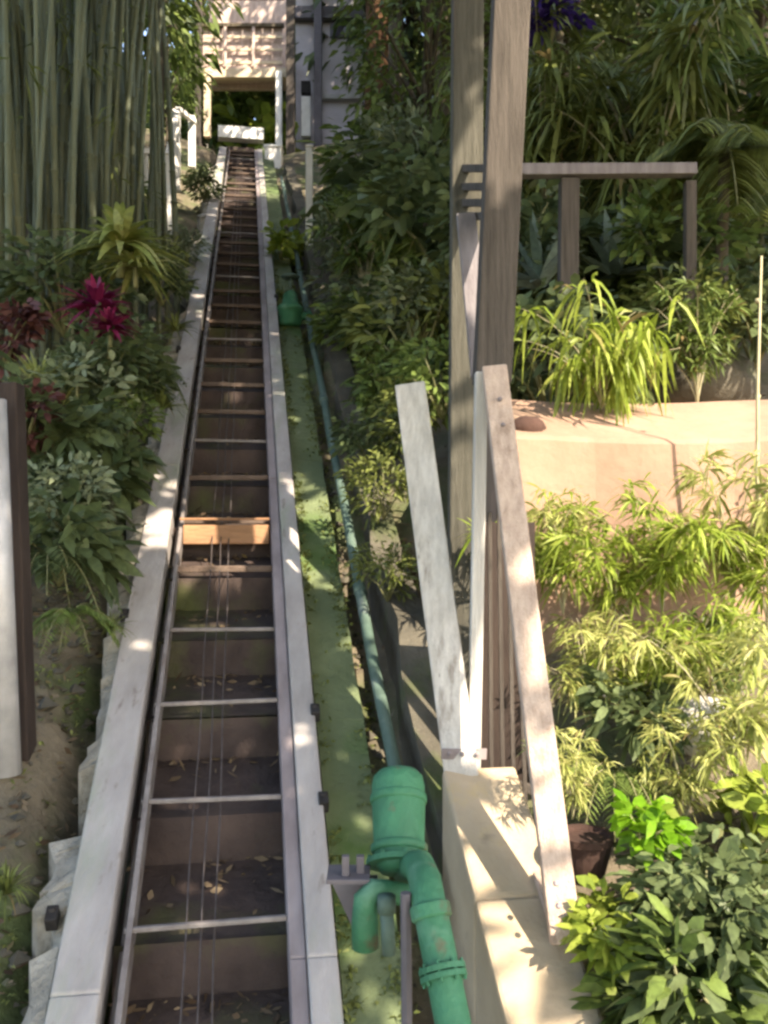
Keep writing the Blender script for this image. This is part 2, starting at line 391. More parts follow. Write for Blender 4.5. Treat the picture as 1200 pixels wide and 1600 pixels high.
gcv = MB(); rng = np.random.default_rng(8); P = []; rr = random.Random(31)
for k in range(5200):
    d = rr.uniform(1.9, 11) ; m = k % 4
    if m == 0: q = TP(d, .405 + abs(rr.gauss(0, .02)), -.092)
    elif m == 1: q = TP(d, .585 - abs(rr.gauss(0, .035)), -.10)
    elif m == 2: q = TP(d, .59 + rr.random() * .14); q.z = H(q.x, q.y)
    else:
        d = rr.uniform(2.2, 9); q = TP(d, -.50 - abs(rr.gauss(0, .22))); q.z = H(q.x, q.y)
    if math.sin(d * 3.1 + m) + math.sin(d * 7.7 + 2 * m) < rr.uniform(-1.2, 1.0): continue
    P.append(tuple(q))
P = np.repeat(np.array(P), 3, 0); N = len(P); P[:, :2] += rng.normal(0, .012, (N, 2))
dr = rng.normal(0, .6, (N, 3)); dr[:, 2] = np.abs(dr[:, 2]) + .5
gcv.leaves(P, dr, rng.uniform(.015, .05, N), rng.uniform(.006, .015, N), .5, rng.random(N) * .92, 2, rng=rng)
tag(gcv.build('ground_cover', M['l_olive']), 'low moss and weeds growing along the kerb and soil', 'ground cover', kind='stuff')

# ------------------------------------------------------------------ green pipework
pl = MB()
pts = [TP(2.62 + .5 * i, .655 + .004 * math.sin(i * 1.9), -.02 + .006 * math.sin(i * 2.7)) for i in range(24)]
pl.tube(pts, .025, 14)
for i in (3, 7, 11, 16, 21):
    pl.tube([TP(2.62 + .5 * i - .04, .655, -.02), TP(2.62 + .5 * i + .04, .655, -.02)], .031, 14)
tag(pl.build('water_pipe', M['greendark'], smooth=False), 'long faded green pipe running uphill beside the mossy kerb', 'pipe')
for p in bpy.data.objects['water_pipe'].data.polygons: p.use_smooth = True

valve = empty('pump_housing', px(622, 1420, 2.36), 'big glossy green pump drum with bent pipes beside the lower right rail', 'pump')
vb = MB(); c = px(624, 1345, 2.36); ax = (px(622, 1205, 2.50) - c).normalized(); hh = .235
vb.lathe(c, [(.05, -.03), (.062, -.01), (.066, .02), (.070, .08), (.073, .16), (.073, .20), (.069, .222), (.054, .238), (.02, .243)], 26, ax)
loc(vb.build('drum', M['green'], valve, smooth=True))
vb = MB(); vb.lathe(c, [(.076, .150), (.078, .155), (.078, .168), (.076, .173)], 26, ax); vb.lathe(c, [(.072, .02), (.076, .024), (.076, .038), (.072, .042)], 26, ax)
loc(vb.build('band', M['green'], valve, smooth=True))
vb = MB(); qx = Vector((0, 0, 1)).rotation_difference(ax)
vb.lathe(c, [(.088, -.012), (.088, .002)], 26, ax)
for k in range(8):
    th = 2 * math.pi * k / 8 + .2; vb.lathe(c + qx @ Vector((.080 * math.cos(th), .080 * math.sin(th), .002)), [(.006, 0), (.006, .008), (.003, .011)], 6, ax)
loc(vb.build('flange', M['green'], valve))
vb = MB()
pp = [px(632, 1362, 2.40), px(644, 1352, 2.32), px(655, 1352, 2.24), px(664, 1375, 2.16), px(672, 1420, 2.10), px(690, 1510, 2.03), px(712, 1620, 1.95), px(735, 1730, 1.87)]
vb.tube(pp, [.034, .036, .038, .040, .040, .040, .040, .040], 16)
loc(vb.build('outlet_pipe', M['green'], valve, smooth=True))
vb = MB(); dirp = (pp[5] - pp[4]).normalized(); vb.lathe(pp[4], [(.044, -.01), (.048, -.006), (.048, .02), (.044, .024)], 20, dirp)
for dd in (.0, .016):
    vb.lathe(pp[5] + dirp * dd, [(.054, 0), (.054, .012)], 22, dirp)
qx = Vector((0, 0, 1)).rotation_difference(dirp)
for k in range(8):
    th = 2 * math.pi * k / 8; vb.lathe(pp[5] + qx @ Vector((.047 * math.cos(th), .047 * math.sin(th), -.008)), [(.0045, 0), (.0045, .044)], 6, dirp)
loc(vb.build('coupling', M['green'], valve))
vb = MB()
vb.tube([px(640, 1400, 2.3), px(605, 1393, 2.27), px(583, 1392, 2.25), px(572, 1404, 2.24), px(570, 1440, 2.24), px(571, 1480, 2.24)], [.028, .028, .03, .032, .034, .034], 14)
loc(vb.build('elbow', M['green'], valve, smooth=True))
vb = MB(); vb.tube([px(604, 1425, 2.2), px(608, 1490, 2.2)], .017, 10); vb.tube([px(604, 1400, 2.2), px(604, 1425, 2.2)], .023, 10)
loc(vb.build('drain_tap', M['greendark'], valve, smooth=True))
vb = MB(); vb.box(px(545, 1366, 2.3), (.11, .10, .012)); vb.box(px(540, 1352, 2.28), (.018, .018, .05)); vb.box(px(563, 1352, 2.3), (.02, .02, .05))
loc(vb.build('bracket_plate', M['darkgrey'], valve, bevel=.002))
vb = MB(); q = [px(515, 1372, 2.32), px(590, 1372, 2.32), px(590, 1470, 2.32), px(560, 1470, 2.32)]
q2 = [p + Vector((0, .02, 0)) for p in q]
vb.add(q + q2, [(0, 1, 2, 3), (7, 6, 5, 4), (0, 4, 5, 1), (1, 5, 6, 2), (2, 6, 7, 3), (3, 7, 4, 0)])
loc(vb.build('gusset', M['darkgrey'], valve))
vb = MB(); vb.tube([px(634, 1395, 2.12), px(636, 1640, 2.12)], .013, 8)
loc(vb.build('support_post', M['darkgrey'], valve))

v2 = empty('valve_box', TP(7.75, .50, -.1), 'small dark green valve body on the kerb farther up the track', 'valve')
vb = MB(); c = TP(7.75, .50, -.1)
vb.lathe(c, [(.085, 0), (.10, .02), (.10, .13), (.115, .14), (.115, .17), (.07, .20), (.06, .28), (.03, .31)], 18)
loc(vb.build('body', M['green'], v2, smooth=True))
vb = MB(); vb.tube([c + Vector((0, 0, .30)), c + Vector((0, 0, .42))], .014, 8); vb.lathe(c + Vector((0, 0, .42)), [(.07, 0), (.08, .008), (.08, .018), (.07, .026)], 18)
loc(vb.build('handwheel', M['greendark'], v2, smooth=True))
vb = MB(); vb.tube([c + Vector((.0, 0, .09)), c + Vector((.17, .02, .09)), TP(7.9, .655, -.02)], .035, 10)
loc(vb.build('side_pipe', M['green'], v2, smooth=True))

# ------------------------------------------------------------------ walls right of the track
pw = MB()
n = 14
def wallseg(mb, d0, d1, u0, u1, wb, wt0, wt1):
    mb.hexa([TP(d0, u0, wb), TP(d0, u1, wb), TP(d1, u1, wb), TP(d1, u0, wb), TP(d0, u0, wt0), TP(d0, u1, wt0), TP(d1, u1, wt1), TP(d1, u0, wt1)])
for a, b in ((1.2, 1.93), (1.935, 2.40), (2.405, 2.83)): wallseg(pw, a, b, .765, 1.015, -.9, .23, .23)
par = pw.build('parapet_wall', M['beige'], bevel=.012)
tag(par, 'low beige plastered parapet wall in sunlight beside the green pump', 'wall')
cp = MB(); cp.bar(TP(2.33, .985, .242), TP(2.45, .985, .242), .07, .02); 
cp = loc(cp.build('post_shoe', M['pinkwood'], par, bevel=.002))
rw = MB(); rr = random.Random(4); ds = [2.845 + .3 * i for i in range(42)]
def rwt(d): return .02 + .05 * math.sin(d * 2.1) + .03 * math.sin(d * 5.3 + 1)
for i in range(len(ds) - 1):
    a, b = ds[i], ds[i + 1]
    o1, o2 = .02 * math.sin(a * 7), .02 * math.sin(b * 7)
    rw.hexa([TP(a, .735 + o1, -.5), TP(a, .90, -.5), TP(b, .90, -.5), TP(b, .735 + o2, -.5),
             TP(a, .755 + o1, rwt(a)), TP(a, .90, rwt(a)), TP(b, .90, rwt(b)), TP(b, .755 + o2, rwt(b))])
tag(rw.build('retaining_wall', M['wallrock']), 'dark weathered retaining wall running uphill right of the green pipe', 'wall')

tw = MB()
def twp(x, d, z): return Vector((x, d + .04 * x + .012 * math.sin(x * 9), z))
n = 16
for i in range(n):
    a, b = .50 + 3.2 * i / n, .50 + 3.2 * (i + 1) / n
    za, zb = .30 + .012 * math.sin(a * 4), .30 + .012 * math.sin(b * 4)
    tw.add([twp(a, 3.70, -1.3), twp(b, 3.70, -1.3), twp(b, 3.77, zb), twp(a, 3.77, za)], [(0, 1, 2, 3)])
    tw.add([twp(a, 3.77, za), twp(b, 3.77, zb), twp(b, 3.80, zb + .022), twp(a, 3.80, za + .022)], [(0, 1, 2, 3)])
    tw.add([twp(a, 3.80, za + .022), twp(b, 3.80, zb + .022), twp(b, 4.42, zb + .25), twp(a, 4.42, za + .25)], [(0, 1, 2, 3)])
    tw.add([twp(a, 4.42, za + .25), twp(b, 4.42, zb + .25), twp(b, 5.4, zb + .30), twp(a, 5.4, za + .30)], [(0, 1, 2, 3)])
tw.add([twp(.50, 3.70, -1.3), twp(.50, 3.77, .30), twp(.50, 3.80, .32), twp(.50, 4.42, .55), twp(.50, 5.4, .60), twp(.50, 5.4, -1.2)], [(0, 1, 2, 3, 4, 5)])
tag(tw.build('terrace_wall', M['peach'], smooth=False), 'sunlit peach plastered terrace wall with a sloping ledge right of the posts', 'wall')

# ------------------------------------------------------------------ timbers right of the track
fr = empty('timber_frame', px(735, 1190, 3.3), 'two tall weathered timber posts joined by rungs behind the sunlit boards', 'timber frame')
b = MB(); b.bar(px(731, -120, 3.75), px(722, 1215, 3.75), .127, .127, (0, 1, 0)); loc(b.build('post', M['mosswood'], fr, bevel=.006))
b = MB(); b.bar(px(804, -120, 3.12), px(768, 600, 3.12), .125, .125, (0, 1, 0)); loc(b.build('post', M['greywood'], fr, bevel=.006))
for yy in (263, 292, 317, 338):
    b = MB(); b.bar(px(726, yy, 3.7), px(785, yy, 3.24), .03, .03); loc(b.build('rung', M['greywood'], fr, bevel=.003))
b = MB(); b.bar(px(728, 335, 3.5), px(752, 590, 3.35), .075, .03, (0, 1, 0)); loc(b.build('brace', M['lilacwood'], fr, bevel=.004))
A = MB(); A.bar(px(722, 1215, 2.95), px(641, 602, 3.35), .112, .05, (0, 1, .6))
tag(A.build('leaning_plank', M['paintwood'], bevel=.005), 'wide white weathered plank leaning back left of the timber posts', 'plank')
sp_ = MB(); sp_.bar(px(690, 1178, 2.94), px(760, 1178, 2.97), .006, .035, (0, 0, 1))
for xx in (703, 722, 745): sp_.lathe(px(xx, 1178, 2.94), [(.008, 0), (.008, .008), (.004, .011)], 8, (0, -1, 0))
loc(sp_.build('strap', M['raildark'], bpy.data.objects['leaning_plank']))
B = MB(); B.bar(px(884, 1474, 2.37), px(772, 578, 3.02), .082, .07, (0, 1, .6))
tag(B.build('sloping_rail', M['pinkwood'], bevel=.005), 'pale pink wooden rail sloping from the parapet wall up to the grey post', 'handrail')
for (x, y, d) in ((781, 625, 2.95), (786, 665, 2.92), (868, 1380, 2.36), (872, 1415, 2.33)):
    sp_ = MB(); sp_.lathe(px(x, y, d - .01), [(.008, 0), (.008, .01), (.004, .014)], 8, (0, -1, .3))
    loc(sp_.build('bolt', M['raildark'], bpy.data.objects['sloping_rail']))
E = MB(); E.bar(px(740, 1215, 3.05), px(752, 582, 3.05), .042, .05, (0, 1, 0))
tag(E.build('thin_post', M['paintwood'], bevel=.004), 'thin upright white post between the leaning plank and the pink rail', 'post')
fe = empty('picket_fence', px(785, 1240, 3.0), 'narrow fence of thin pickets between the white post and pink rail', 'fence')
for i, (xa, ya, xb, yb, dd) in enumerate(((768, 1240, 765, 800, 3.12), (786, 1250, 779, 760, 3.10), (803, 1260, 794, 790, 3.08), (822, 1290, 808, 850, 3.06))):
    b = MB(); b.bar(px(xa, ya, dd), px(xb, yb, dd), .014, .014, (0, 1, 0)); loc(b.build('picket', M['greywood'], fe, bevel=.002))
b = MB(); b.bar(px(745, 1205, 3.14), px(835, 1235, 3.1), .03, .03); loc(b.build('bottom_rail', M['greywood'], fe, bevel=.003))
b = MB(); b.box(px(790, 1020, 3.26), (.21, .02, .95)); loc(b.build('backing_board', M['deepwood'], fe))

rg = empty('terrace_railing', G(890, 5.0), 'grey wooden railing along the upper terrace behind the agaves', 'railing')
b = MB(); b.bar(px(715, 268, 4.85), px(1085, 266, 5.0), .08, .062); loc(b.build('top_rail', M['lilacwood'], rg, bevel=.005))
b = MB(); b.bar(px(889, 282, 4.95), px(886, 560, 4.95), .10, .10, (0, 1, 0)); loc(b.build('post', M['greywood'], rg, bevel=.005))
b = MB(); b.bar(px(1078, 284, 5.0), px(1078, 560, 5.0), .06, .06, (0, 1, 0)); loc(b.build('post', M['greywood'], rg, bevel=.005))
cn = MB(); cn.tube([px(1180, 1120, 3.6), px(1183, 800, 3.55), px(1184, 600, 3.52), px(1190, 400, 3.5)], [.010, .009, .007, .004], 8)
for yy in (960, 780, 620, 470): cn.tube([px(1184, yy + 3, 3.55), px(1184, yy - 3, 3.55)], .0115, 8)
tag(cn.build('bamboo_cane', M['cane'], smooth=True), 'slender dry bamboo cane standing upright at the right edge', 'cane')

gp = empty('gate_post', px(20, 1175, 3.2), 'dark timber post with a pale pipe strapped to it at the left edge', 'post')
b = MB(); b.bar(px(34, 1210, 3.22), px(14, 600, 3.25), .085, .085, (0, 1, 0)); loc(b.build('post', M['deepwood'], gp, bevel=.006))
b = MB(); b.tube([px(10, 1210, 3.1), px(-14, 625, 3.1)], .050, 14); loc(b.build('pipe', M['steel'], gp, smooth=True))

# ------------------------------------------------------------------ station at the top
s = empty('station_platform', px(380, 215, 17.5), 'raised wooden platform with boarded railing at the top of the track', 'platform')
DS = 17.6
def sbar(name, x1, y1, x2, y2, w, h, m, d=DS, d2=None, up=(0, 1, 0)):
    b = MB(); b.bar(px(x1, y1, d), px(x2, y2, d2 or d), w, h, up); return loc(b.build(name, m, s, bevel=.008))
sbar('post', 311, 240, 311, -60, .13, .13, M['greywood'])
sbar('post', 324, 215, 324, 112, .12, .12, M['deckbeam'], DS - .1)
sbar('post', 436, 240, 436, 112, .12, .12, M['white'], DS - .1)
sbar('post', 454, 275, 454, -60, .16, .16, M['greywood'], DS - .3)
sbar('floor_beam', 314, 116, 448, 116, .14, .18, M['deckbeam'], DS, up=(0, 0, 1))
sbar('joist', 330, 137, 440, 137, .1, .10, M['deckwood'], DS + .6, up=(0, 0, 1))
b = MB(); b.hexa([px(314, 108, DS - .05), px(448, 108, DS - .05), px(448, 108, DS - .05) + Vector((0, .9, 0)), px(314, 108, DS - .05) + Vector((0, .9, 0)),
                  px(314, 104, DS - .05), px(448, 104, DS - .05), px(448, 104, DS - .05) + Vector((0, .9, 0)), px(314, 104, DS - .05) + Vector((0, .9, 0))])
loc(b.build('floor', M['deckwood'], s))
sbar('top_rail', 316, 40, 444, 40, .08, .07, M['bark'], DS - .04, up=(0, 0, 1))
for i in range(8):
    b = MB(); xx = 324 + 15.6 * i; b.box((px(xx, 0, DS).x, DS + .03, px(0, 73, DS).z), (.184, .022, .78)); loc(b.build('board', M['deckwood'], s, bevel=.004))
b = MB(); b.box((px(380, 0, DS).x, DS + .82, px(0, 20, DS).z), (1.66, .08, 2.1)); loc(b.build('back_panel', M['deckwood'], s))
for yy, ww in ((58, .05), (78, .05), (98, .06)): sbar('slat', 320, yy, 441, yy, .03, ww, M['deckbeam'], DS - .06, up=(0, 0, 1))
for xx in (352, 396): sbar('baluster', xx, 104, xx, 42, .05, .03, M['deckwood'], DS - .1)
sbar('upper_rail', 316, -4, 444, -4, .08, .08, M['deckwood'], DS - .04, up=(0, 0, 1))
b = MB(); b.box(px(428, 254, 16.3), (.30, .3, .46)); b.box(px(428, 233, 16.3) , (.34, .34, .05))
tag(b.build('white_cabinet', M['white'], bevel=.01), 'small white cabinet right of the track end below the platform', 'cabinet')

bd = empty('hillside_building', px(515, 255, 19.5), 'pale lilac building with dark column at the top right of the track', 'building')
DB = 19.6
b = MB(); x0, x1 = px(462, 0, DB).x, px(566, 0, DB).x; zt, zb = 13.5, px(0, 262, DB).z
b.hexa([(x0, DB, zb), (x1, DB, zb), (x1, DB + 4, zb), (x0, DB + 4, zb), (x0, DB, zt), (x1, DB, zt), (x1, DB + 4, zt), (x0, DB + 4, zt)])
loc(b.build('wall', M['lilac'], bd))
b = MB(); b.bar(px(458, 22, DB - .12), px(568, 22, DB - .12), .2, .26); loc(b.build('lintel', M['darkgrey'], bd, bevel=.01))
b = MB(); b.bar(px(497, 236, DB - .5), px(497, -80, DB - .5), .17, .17, (0, 1, 0)); loc(b.build('column', M['darkgrey'], bd, bevel=.01))
b = MB(); b.bar(px(478, 214, DB - .3), px(478, 152, DB - .3), .20, .10, (0, 1, 0)); loc(b.build('pilaster', M['white'], bd, bevel=.01))
b = MB(); b.box(px(532, 45, DB - .03), (.46, .06, .38)); w = loc(b.build('window', M['darkgrey'], bd))
b = MB(); b.box(px(532, 45, DB - .07), (.36, .03, .28)); loc(b.build('pane', M['glassdark'], w))
b = MB(); b.box(px(478, 138, DB - .25), (.2, .16, .26)); loc(b.build('lamp_box', M['black'], bd, bevel=.01))
b = MB(); b.box(px(530, 152, DB - .1), (.95, .12, .10)); loc(b.build('ledge', M['stone'], bd, bevel=.01))
wp = MB(); wp.bar(TP(9.75, .80, -.1), TP(9.75, .80, 1.15), .075, .075, (0, 1, 0)); wp.box(TP(9.75, .80, 1.16), (.09, .09, .03))
tag(wp.build('marker_post', M['white'], bevel=.006), 'slim white marker post standing right of the upper track', 'post')

# pale garden stair rail far left of the track
sr = empty('stair_rail', px(285, 300, 12), 'pale railing of short uprights beside a garden stair left of the track', 'railing')
for xx, ya, yb, dd in ((265, 400, 245, 10.5), (276, 300, 172, 12), (300, 262, 182, 12.6), (225, 300, 240, 11)):
    b = MB(); b.bar(px(xx, ya, dd), px(xx, yb, dd), .09, .09, (0, 1, 0)); loc(b.build('upright', M['white'], sr, bevel=.008))
b = MB(); b.bar(px(262, 243, 10.5), px(278, 170, 12), .06, .06); b.bar(px(278, 170, 12), px(304, 190, 12.6), .06, .06); b.bar(px(212, 238, 10.9), px(240, 236, 11.1), .12, .07)
loc(b.build('handrail', M['white'], sr, bevel=.006))

# ------------------------------------------------------------------ plants
def clumps(rng, n, cx, rad):
    out = []
    while len(out) < n:
        q = rng.uniform(-1, 1, 3)
        if .25 < np.dot(q, q) < 1: out.append(np.array(cx) + q * np.array(rad))
    return np.array(out)
def leafball(mb, rng, centers, crad, per, L, W, droop, nseg=2, roll=.7, mid=None):
    C = np.repeat(centers, per, 0); N = len(C)
    o = rng.normal(0, 1, (N, 3)); o /= np.linalg.norm(o, axis=1, keepdims=True); rad = rng.random((N, 1)) ** .5
    P = C + o * rad * crad
    mid = centers.mean(0) if mid is None else np.array(mid)
    d = o * .6 + (P - mid) / (np.linalg.norm(P - mid, axis=1, keepdims=True) + 1e-6) * .7 + rng.normal(0, .35, (N, 3)); d[:, 2] *= .6
    t = np.repeat(rng.random(len(centers)), per) * .55 + rng.random(N) * .45
    mb.leaves(P, d, rng.uniform(.7, 1.25, N) * L, rng.uniform(.75, 1.2, N) * W, droop * rng.uniform(.4, 1.5, N), t, nseg, roll=roll, rng=rng)
protos = {}
def shrub(root, seed, leaf, R_=.4, Hh=.6, n=16, per=26, L=.12, W=.05, droop=.35):
    rng = np.random.default_rng(seed); c = clumps(rng, n, (0, 0, Hh * .55), (R_, R_, Hh * .5))
    f = MB(); leafball(f, rng, c, R_ * .42, per, L, W, droop, 3, mid=(0, 0, Hh * .3)); f.build('foliage', leaf, root, smooth=True)
    t = MB()
    for q in c[::2]:
        t.tube([(0, 0, -.08), (q[0] * .4, q[1] * .4, q[2] * .5), tuple(q)], [.012, .009, .005], 6)
    t.build('stem', M['stem'], root, smooth=True)
def fern(root, seed, leaf, n=14, Lf=.55, lw=.09, lth=.016, lift=1.0, droop=1.1, pend=.25):
    rng = np.random.default_rng(seed); f = MB(); st_ = MB()
    for k in range(n):
        a = 2 * math.pi * k / n + rng.normal(0, .2); el = rng.uniform(.35, 1.0) * lift; L = Lf * rng.uniform(.7, 1.15)
        d = np.array([math.cos(a) * math.cos(el), math.sin(a) * math.cos(el), math.sin(el)]); dr = droop * rng.uniform(.7, 1.2)
        t = np.linspace(.06, 1, 22); P = d * (L * t)[:, None]; P[:, 2] -= L * dr * t * t
        T = np.gradient(P, axis=0); T /= np.linalg.norm(T, axis=1, keepdims=True)
        sd = np.cross(T, [0, 0, 1.]); sd /= np.linalg.norm(sd, axis=1, keepdims=True) + 1e-6
        st_.tube([tuple(q) for q in P[::3]], [.004] * len(P[::3]), 4)
        for sg in (-1, 1):
            ll = lw * np.sin(np.pi * (.12 + .86 * t)) ** .8
            dd = sd * sg + T * .45
            f.leaves(P, dd, ll, lth, pend + .15, rng.uniform(0, .3) + rng.random(len(P)) * .7, 2, roll=.2, rng=rng)
    f.build('foliage', leaf, root, smooth=True); st_.build('stem', M['stem'], root)
def rosette(root, seed, leaf, n=24, L=.5, W=.05, droop=.6, el0=.3, el1=1.4, stalk=0):
    rng = np.random.default_rng(seed); f = MB(); a = rng.uniform(0, 2 * math.pi, n); el = rng.uniform(el0, el1, n)
    d = np.stack([np.cos(a) * np.cos(el), np.sin(a) * np.cos(el), np.sin(el)], 1)
    P = d * .02 + np.array([0, 0, stalk])
    f.leaves(P, d, L * rng.uniform(.7, 1.15, n), W * rng.uniform(.8, 1.2, n), droop * rng.uniform(.5, 1.4, n), rng.random(n), 6, prof=[.7, 1, 1, .9, .7, .4, .04], roll=.15, rng=rng)
    f.build('foliage', leaf, root, smooth=True)
    if stalk:
        t = MB(); t.tube([(0, 0, -.1), (.01, 0, stalk * .6), (0, 0, stalk)], [.022, .018, .015], 8); t.build('stem', M['stem'], root, smooth=True)
def bamboo(root, seed, leaf, n=12, Hh=.8, spread=.55, L=.15, W=.019, per=16, nodes=9, droop=.5):
    rng = np.random.default_rng(seed); f = MB(); st_ = MB(); PP = []; DD = []
    for k in range(n):
        a = rng.uniform(0, 2 * math.pi); r_ = spread * rng.uniform(.4, 1.1); h = Hh * rng.uniform(.6, 1.1)
        t = np.linspace(0, 1, 9); P = np.stack([math.cos(a) * r_ * t ** 1.6, math.sin(a) * r_ * t ** 1.6, h * (t * 1.35 - .35 * t ** 3 )], 1)
        st_.tube([tuple(q) for q in P], [.006 - .0045 * x for x in t], 5)
        for m in range(nodes):
            tt = rng.uniform(.3, 1); i = min(7, int(tt * 8)); q = P[i] + (P[i + 1] - P[i]) * (tt * 8 - i)
            ad = rng.uniform(0, 2 * math.pi); ax = np.array([math.cos(ad), math.sin(ad), rng.uniform(-.1, .6)])
            for j in range(per):
                PP.append(q + ax * rng.uniform(0, .11)); DD.append(ax * .8 + rng.normal(0, .45, 3))
    N = len(PP)
    f.leaves(np.array(PP), np.array(DD), L * rng.uniform(.6, 1.2, N), W * rng.uniform(.8, 1.3, N), droop * rng.uniform(.4, 1.5, N), rng.random(N), 3, roll=.6, rng=rng)
    f.build('foliage', leaf, root, smooth=True); st_.build('stem', M['cane'], root, smooth=True)
def palm(root, seed, leaf, Hh=1.6, n=13, Lf=1.3, lw=.42, lth=.028, r=.06, droop=.9):
    fern_mb = MB(); rng = np.random.default_rng(seed); st_ = MB()
    for k in range(n):
        a = 2 * math.pi * k / n + rng.normal(0, .2); el = rng.uniform(.1, 1.15); L = Lf * rng.uniform(.75, 1.1)
        d = np.array([math.cos(a) * math.cos(el), math.sin(a) * math.cos(el), math.sin(el)]); dr = droop * rng.uniform(.6, 1.2)
        t = np.linspace(.12, 1, 34); P = d * (L * t)[:, None]; P[:, 2] -= L * dr * t * t; P[:, 2] += Hh
        T = np.gradient(P, axis=0); T /= np.linalg.norm(T, axis=1, keepdims=True)
        sd = np.cross(T, [0, 0, 1.]); sd /= np.linalg.norm(sd, axis=1, keepdims=True) + 1e-6
        st_.tube([(0, 0, Hh)] + [tuple(q) for q in P[::4]], [.014] + list(np.linspace(.012, .004, len(P[::4]))), 5)
        for sg in (-1, 1):
            ll = lw * np.sin(np.pi * (.15 + .8 * t)) ** .7
            fern_mb.leaves(P, sd * sg + T * .5, ll, lth, .75, rng.uniform(0, .4) + rng.random(len(P)) * .6, 3, roll=.25, rng=rng)
    fern_mb.build('foliage', leaf, root, smooth=True); st_.build('stem', M['stem'], root, smooth=True)
    t = MB(); pts = [(.02 * math.sin(i * 1.3), .02 * math.cos(i), -.3 + (Hh + .3) * i / 6) for i in range(7)]
    t.tube(pts, [r * (1.15 - .3 * i / 6) for i in range(7)], 10); t.build('trunk', M['bark'], root, smooth=True)
def tree(root, seed, leaf, Hh=5, R_=1.6, n=34, per=60, L=.17, W=.075, tr=.10, low=.35):
    rng = np.random.default_rng(seed)
    c = clumps(rng, n, (0, 0, Hh * (low + 1) / 2), (R_, R_, Hh * (1 - low) / 2))
    f = MB(); leafball(f, rng, c, R_ * .36, per, L, W, .45, 2, mid=(0, 0, Hh * .5)); f.build('crown', leaf, root, smooth=True)
    t = MB(); t.tube([(0, 0, -.4), (.05, .02, Hh * .25), (-.04, .05, Hh * .5), (.05, 0, Hh * .85)], [tr * 1.2, tr, tr * .75, tr * .3], 10)
    for q in c[::2]:
        z = min(q[2] * .6, Hh * .6); t.tube([(0, .02, z), (q[0] * .5, q[1] * .5, (z + q[2]) / 2 + .1), tuple(q)], [tr * .4, tr * .25, tr * .1], 6)
    t.build('trunk', M['bark'], root, smooth=True)
SPEC = {
 'dark_shrub': lambda r: shrub(r, 1, M['l_dark'], .40, .60, 18, 34, .12, .055),
 'mid_shrub': lambda r: shrub(r, 2, M['l_mid'], .40, .60, 18, 34, .11, .045),
 'olive_shrub': lambda r: shrub(r, 3, M['l_olive'], .40, .6, 18, 40, .10, .03),
 'pale_shrub': lambda r: shrub(r, 4, M['l_pale'], .36, .5, 16, 30, .11, .04),
 'vivid_shrub': lambda r: shrub(r, 5, M['l_vivid'], .17, .22, 9, 14, .11, .075),
 'lime_shrub': lambda r: shrub(r, 6, M['l_lime'], .2, .3, 10, 16, .12, .06),
 'big_dark': lambda r: shrub(r, 7, M['l_dark'], .42, .6, 14, 22, .22, .10),
 'big_mid': lambda r: shrub(r, 8, M['l_mid'], .42, .6, 14, 22, .22, .09),
 'maroon_shrub': lambda r: shrub(r, 9, M['l_maroon'], .3, .45, 14, 26, .11, .05),
 'lime_fern': lambda r: bamboo(r, 11, M['l_lime'], n=15, Hh=.74, spread=.82, L=.23, W=.032, per=5, nodes=7, droop=1.4),
 'green_fern': lambda r: fern(r, 12, M['l_mid'], 15, .5, .1, .018),
 'dark_fern': lambda r: fern(r, 13, M['l_dark'], 15, .6, .12, .02),
 'yellow_rosette': lambda r: rosette(r, 14, M['l_yellow'], 80, .36, .05, .6, .0, 1.5, .07),
 'red_rosette': lambda r: rosette(r, 15, M['l_red'], 90, .24, .036, .5, -.1, 1.5, .15),
 'blue_rosette': lambda r: rosette(r, 16, M['l_blue'], 30, .55, .07, .25, .1, 1.4),
 'grass': lambda r: rosette(r, 17, M['l_yellow'], 80, .4, .014, .7, .4, 1.5),
 'olive_grass': lambda r: rosette(r, 18, M['l_olive'], 90, .3, .014, .7, .4, 1.5),
 'lime_bamboo': lambda r: bamboo(r, 19, M['l_lime'], n=9, per=11, W=.016, L=.17, spread=.6),
 'yellow_bamboo': lambda r: bamboo(r, 20, M['l_yellow'], 9, .8, .55, .16, .016, 11),
 'mid_bamboo': lambda r: bamboo(r, 21, M['l_mid'], 10, 1.0, .5, .14, .02),
 'olive_bamboo': lambda r: bamboo(r, 41, M['l_olive'], n=12, Hh=1.0, spread=.5, L=.17, W=.02, per=12, droop=.9),
 'palm': lambda r: palm(r, 22, M['l_mid']),
 'olive_palm': lambda r: palm(r, 23, M['l_olive'], 1.7, 14, 1.2, .4, .03),
 'dry_palm': lambda r: palm(r, 24, M['l_dry'], 2.0, 12, 1.2, .45, .03, .07, 1.2),
 'dark_tree': lambda r: tree(r, 31, M['l_dark'], 5, 1.7),
 'mid_tree': lambda r: tree(r, 32, M['l_mid'], 5, 1.7),
 'olive_tree': lambda r: tree(r, 33, M['l_olive'], 5, 1.6, 34, 70, .15, .05),
 'bushy_tree': lambda r: tree(r, 35, M['l_mid'], 5, 1.9, 70, 60, .2, .09, .1, .04),
 'bushy_dark_tree': lambda r: tree(r, 36, M['l_dark'], 5, 1.9, 70, 60, .2, .09, .1, .04),
 'violet': lambda r: shrub(r, 34, M['l_violet'], .2, .3, 10, 22, .07, .05),
}
def plant(spec, name, label, cat, at, scale=1, rz=0, group=None, sz=None):
    if spec not in protos:
        o = empty(name, at, label, cat, group); SPEC[spec](o); protos[spec] = o
    else:
        o = copy_tree(protos[spec]); o.name = name; o['label'] = label; o['category'] = cat
        if 'group' in o.keys(): del o['group']
        if group: o['group'] = group
    o.location = at; o.rotation_euler = (0, 0, rz); o.scale = (scale, scale, sz or scale)
    return o
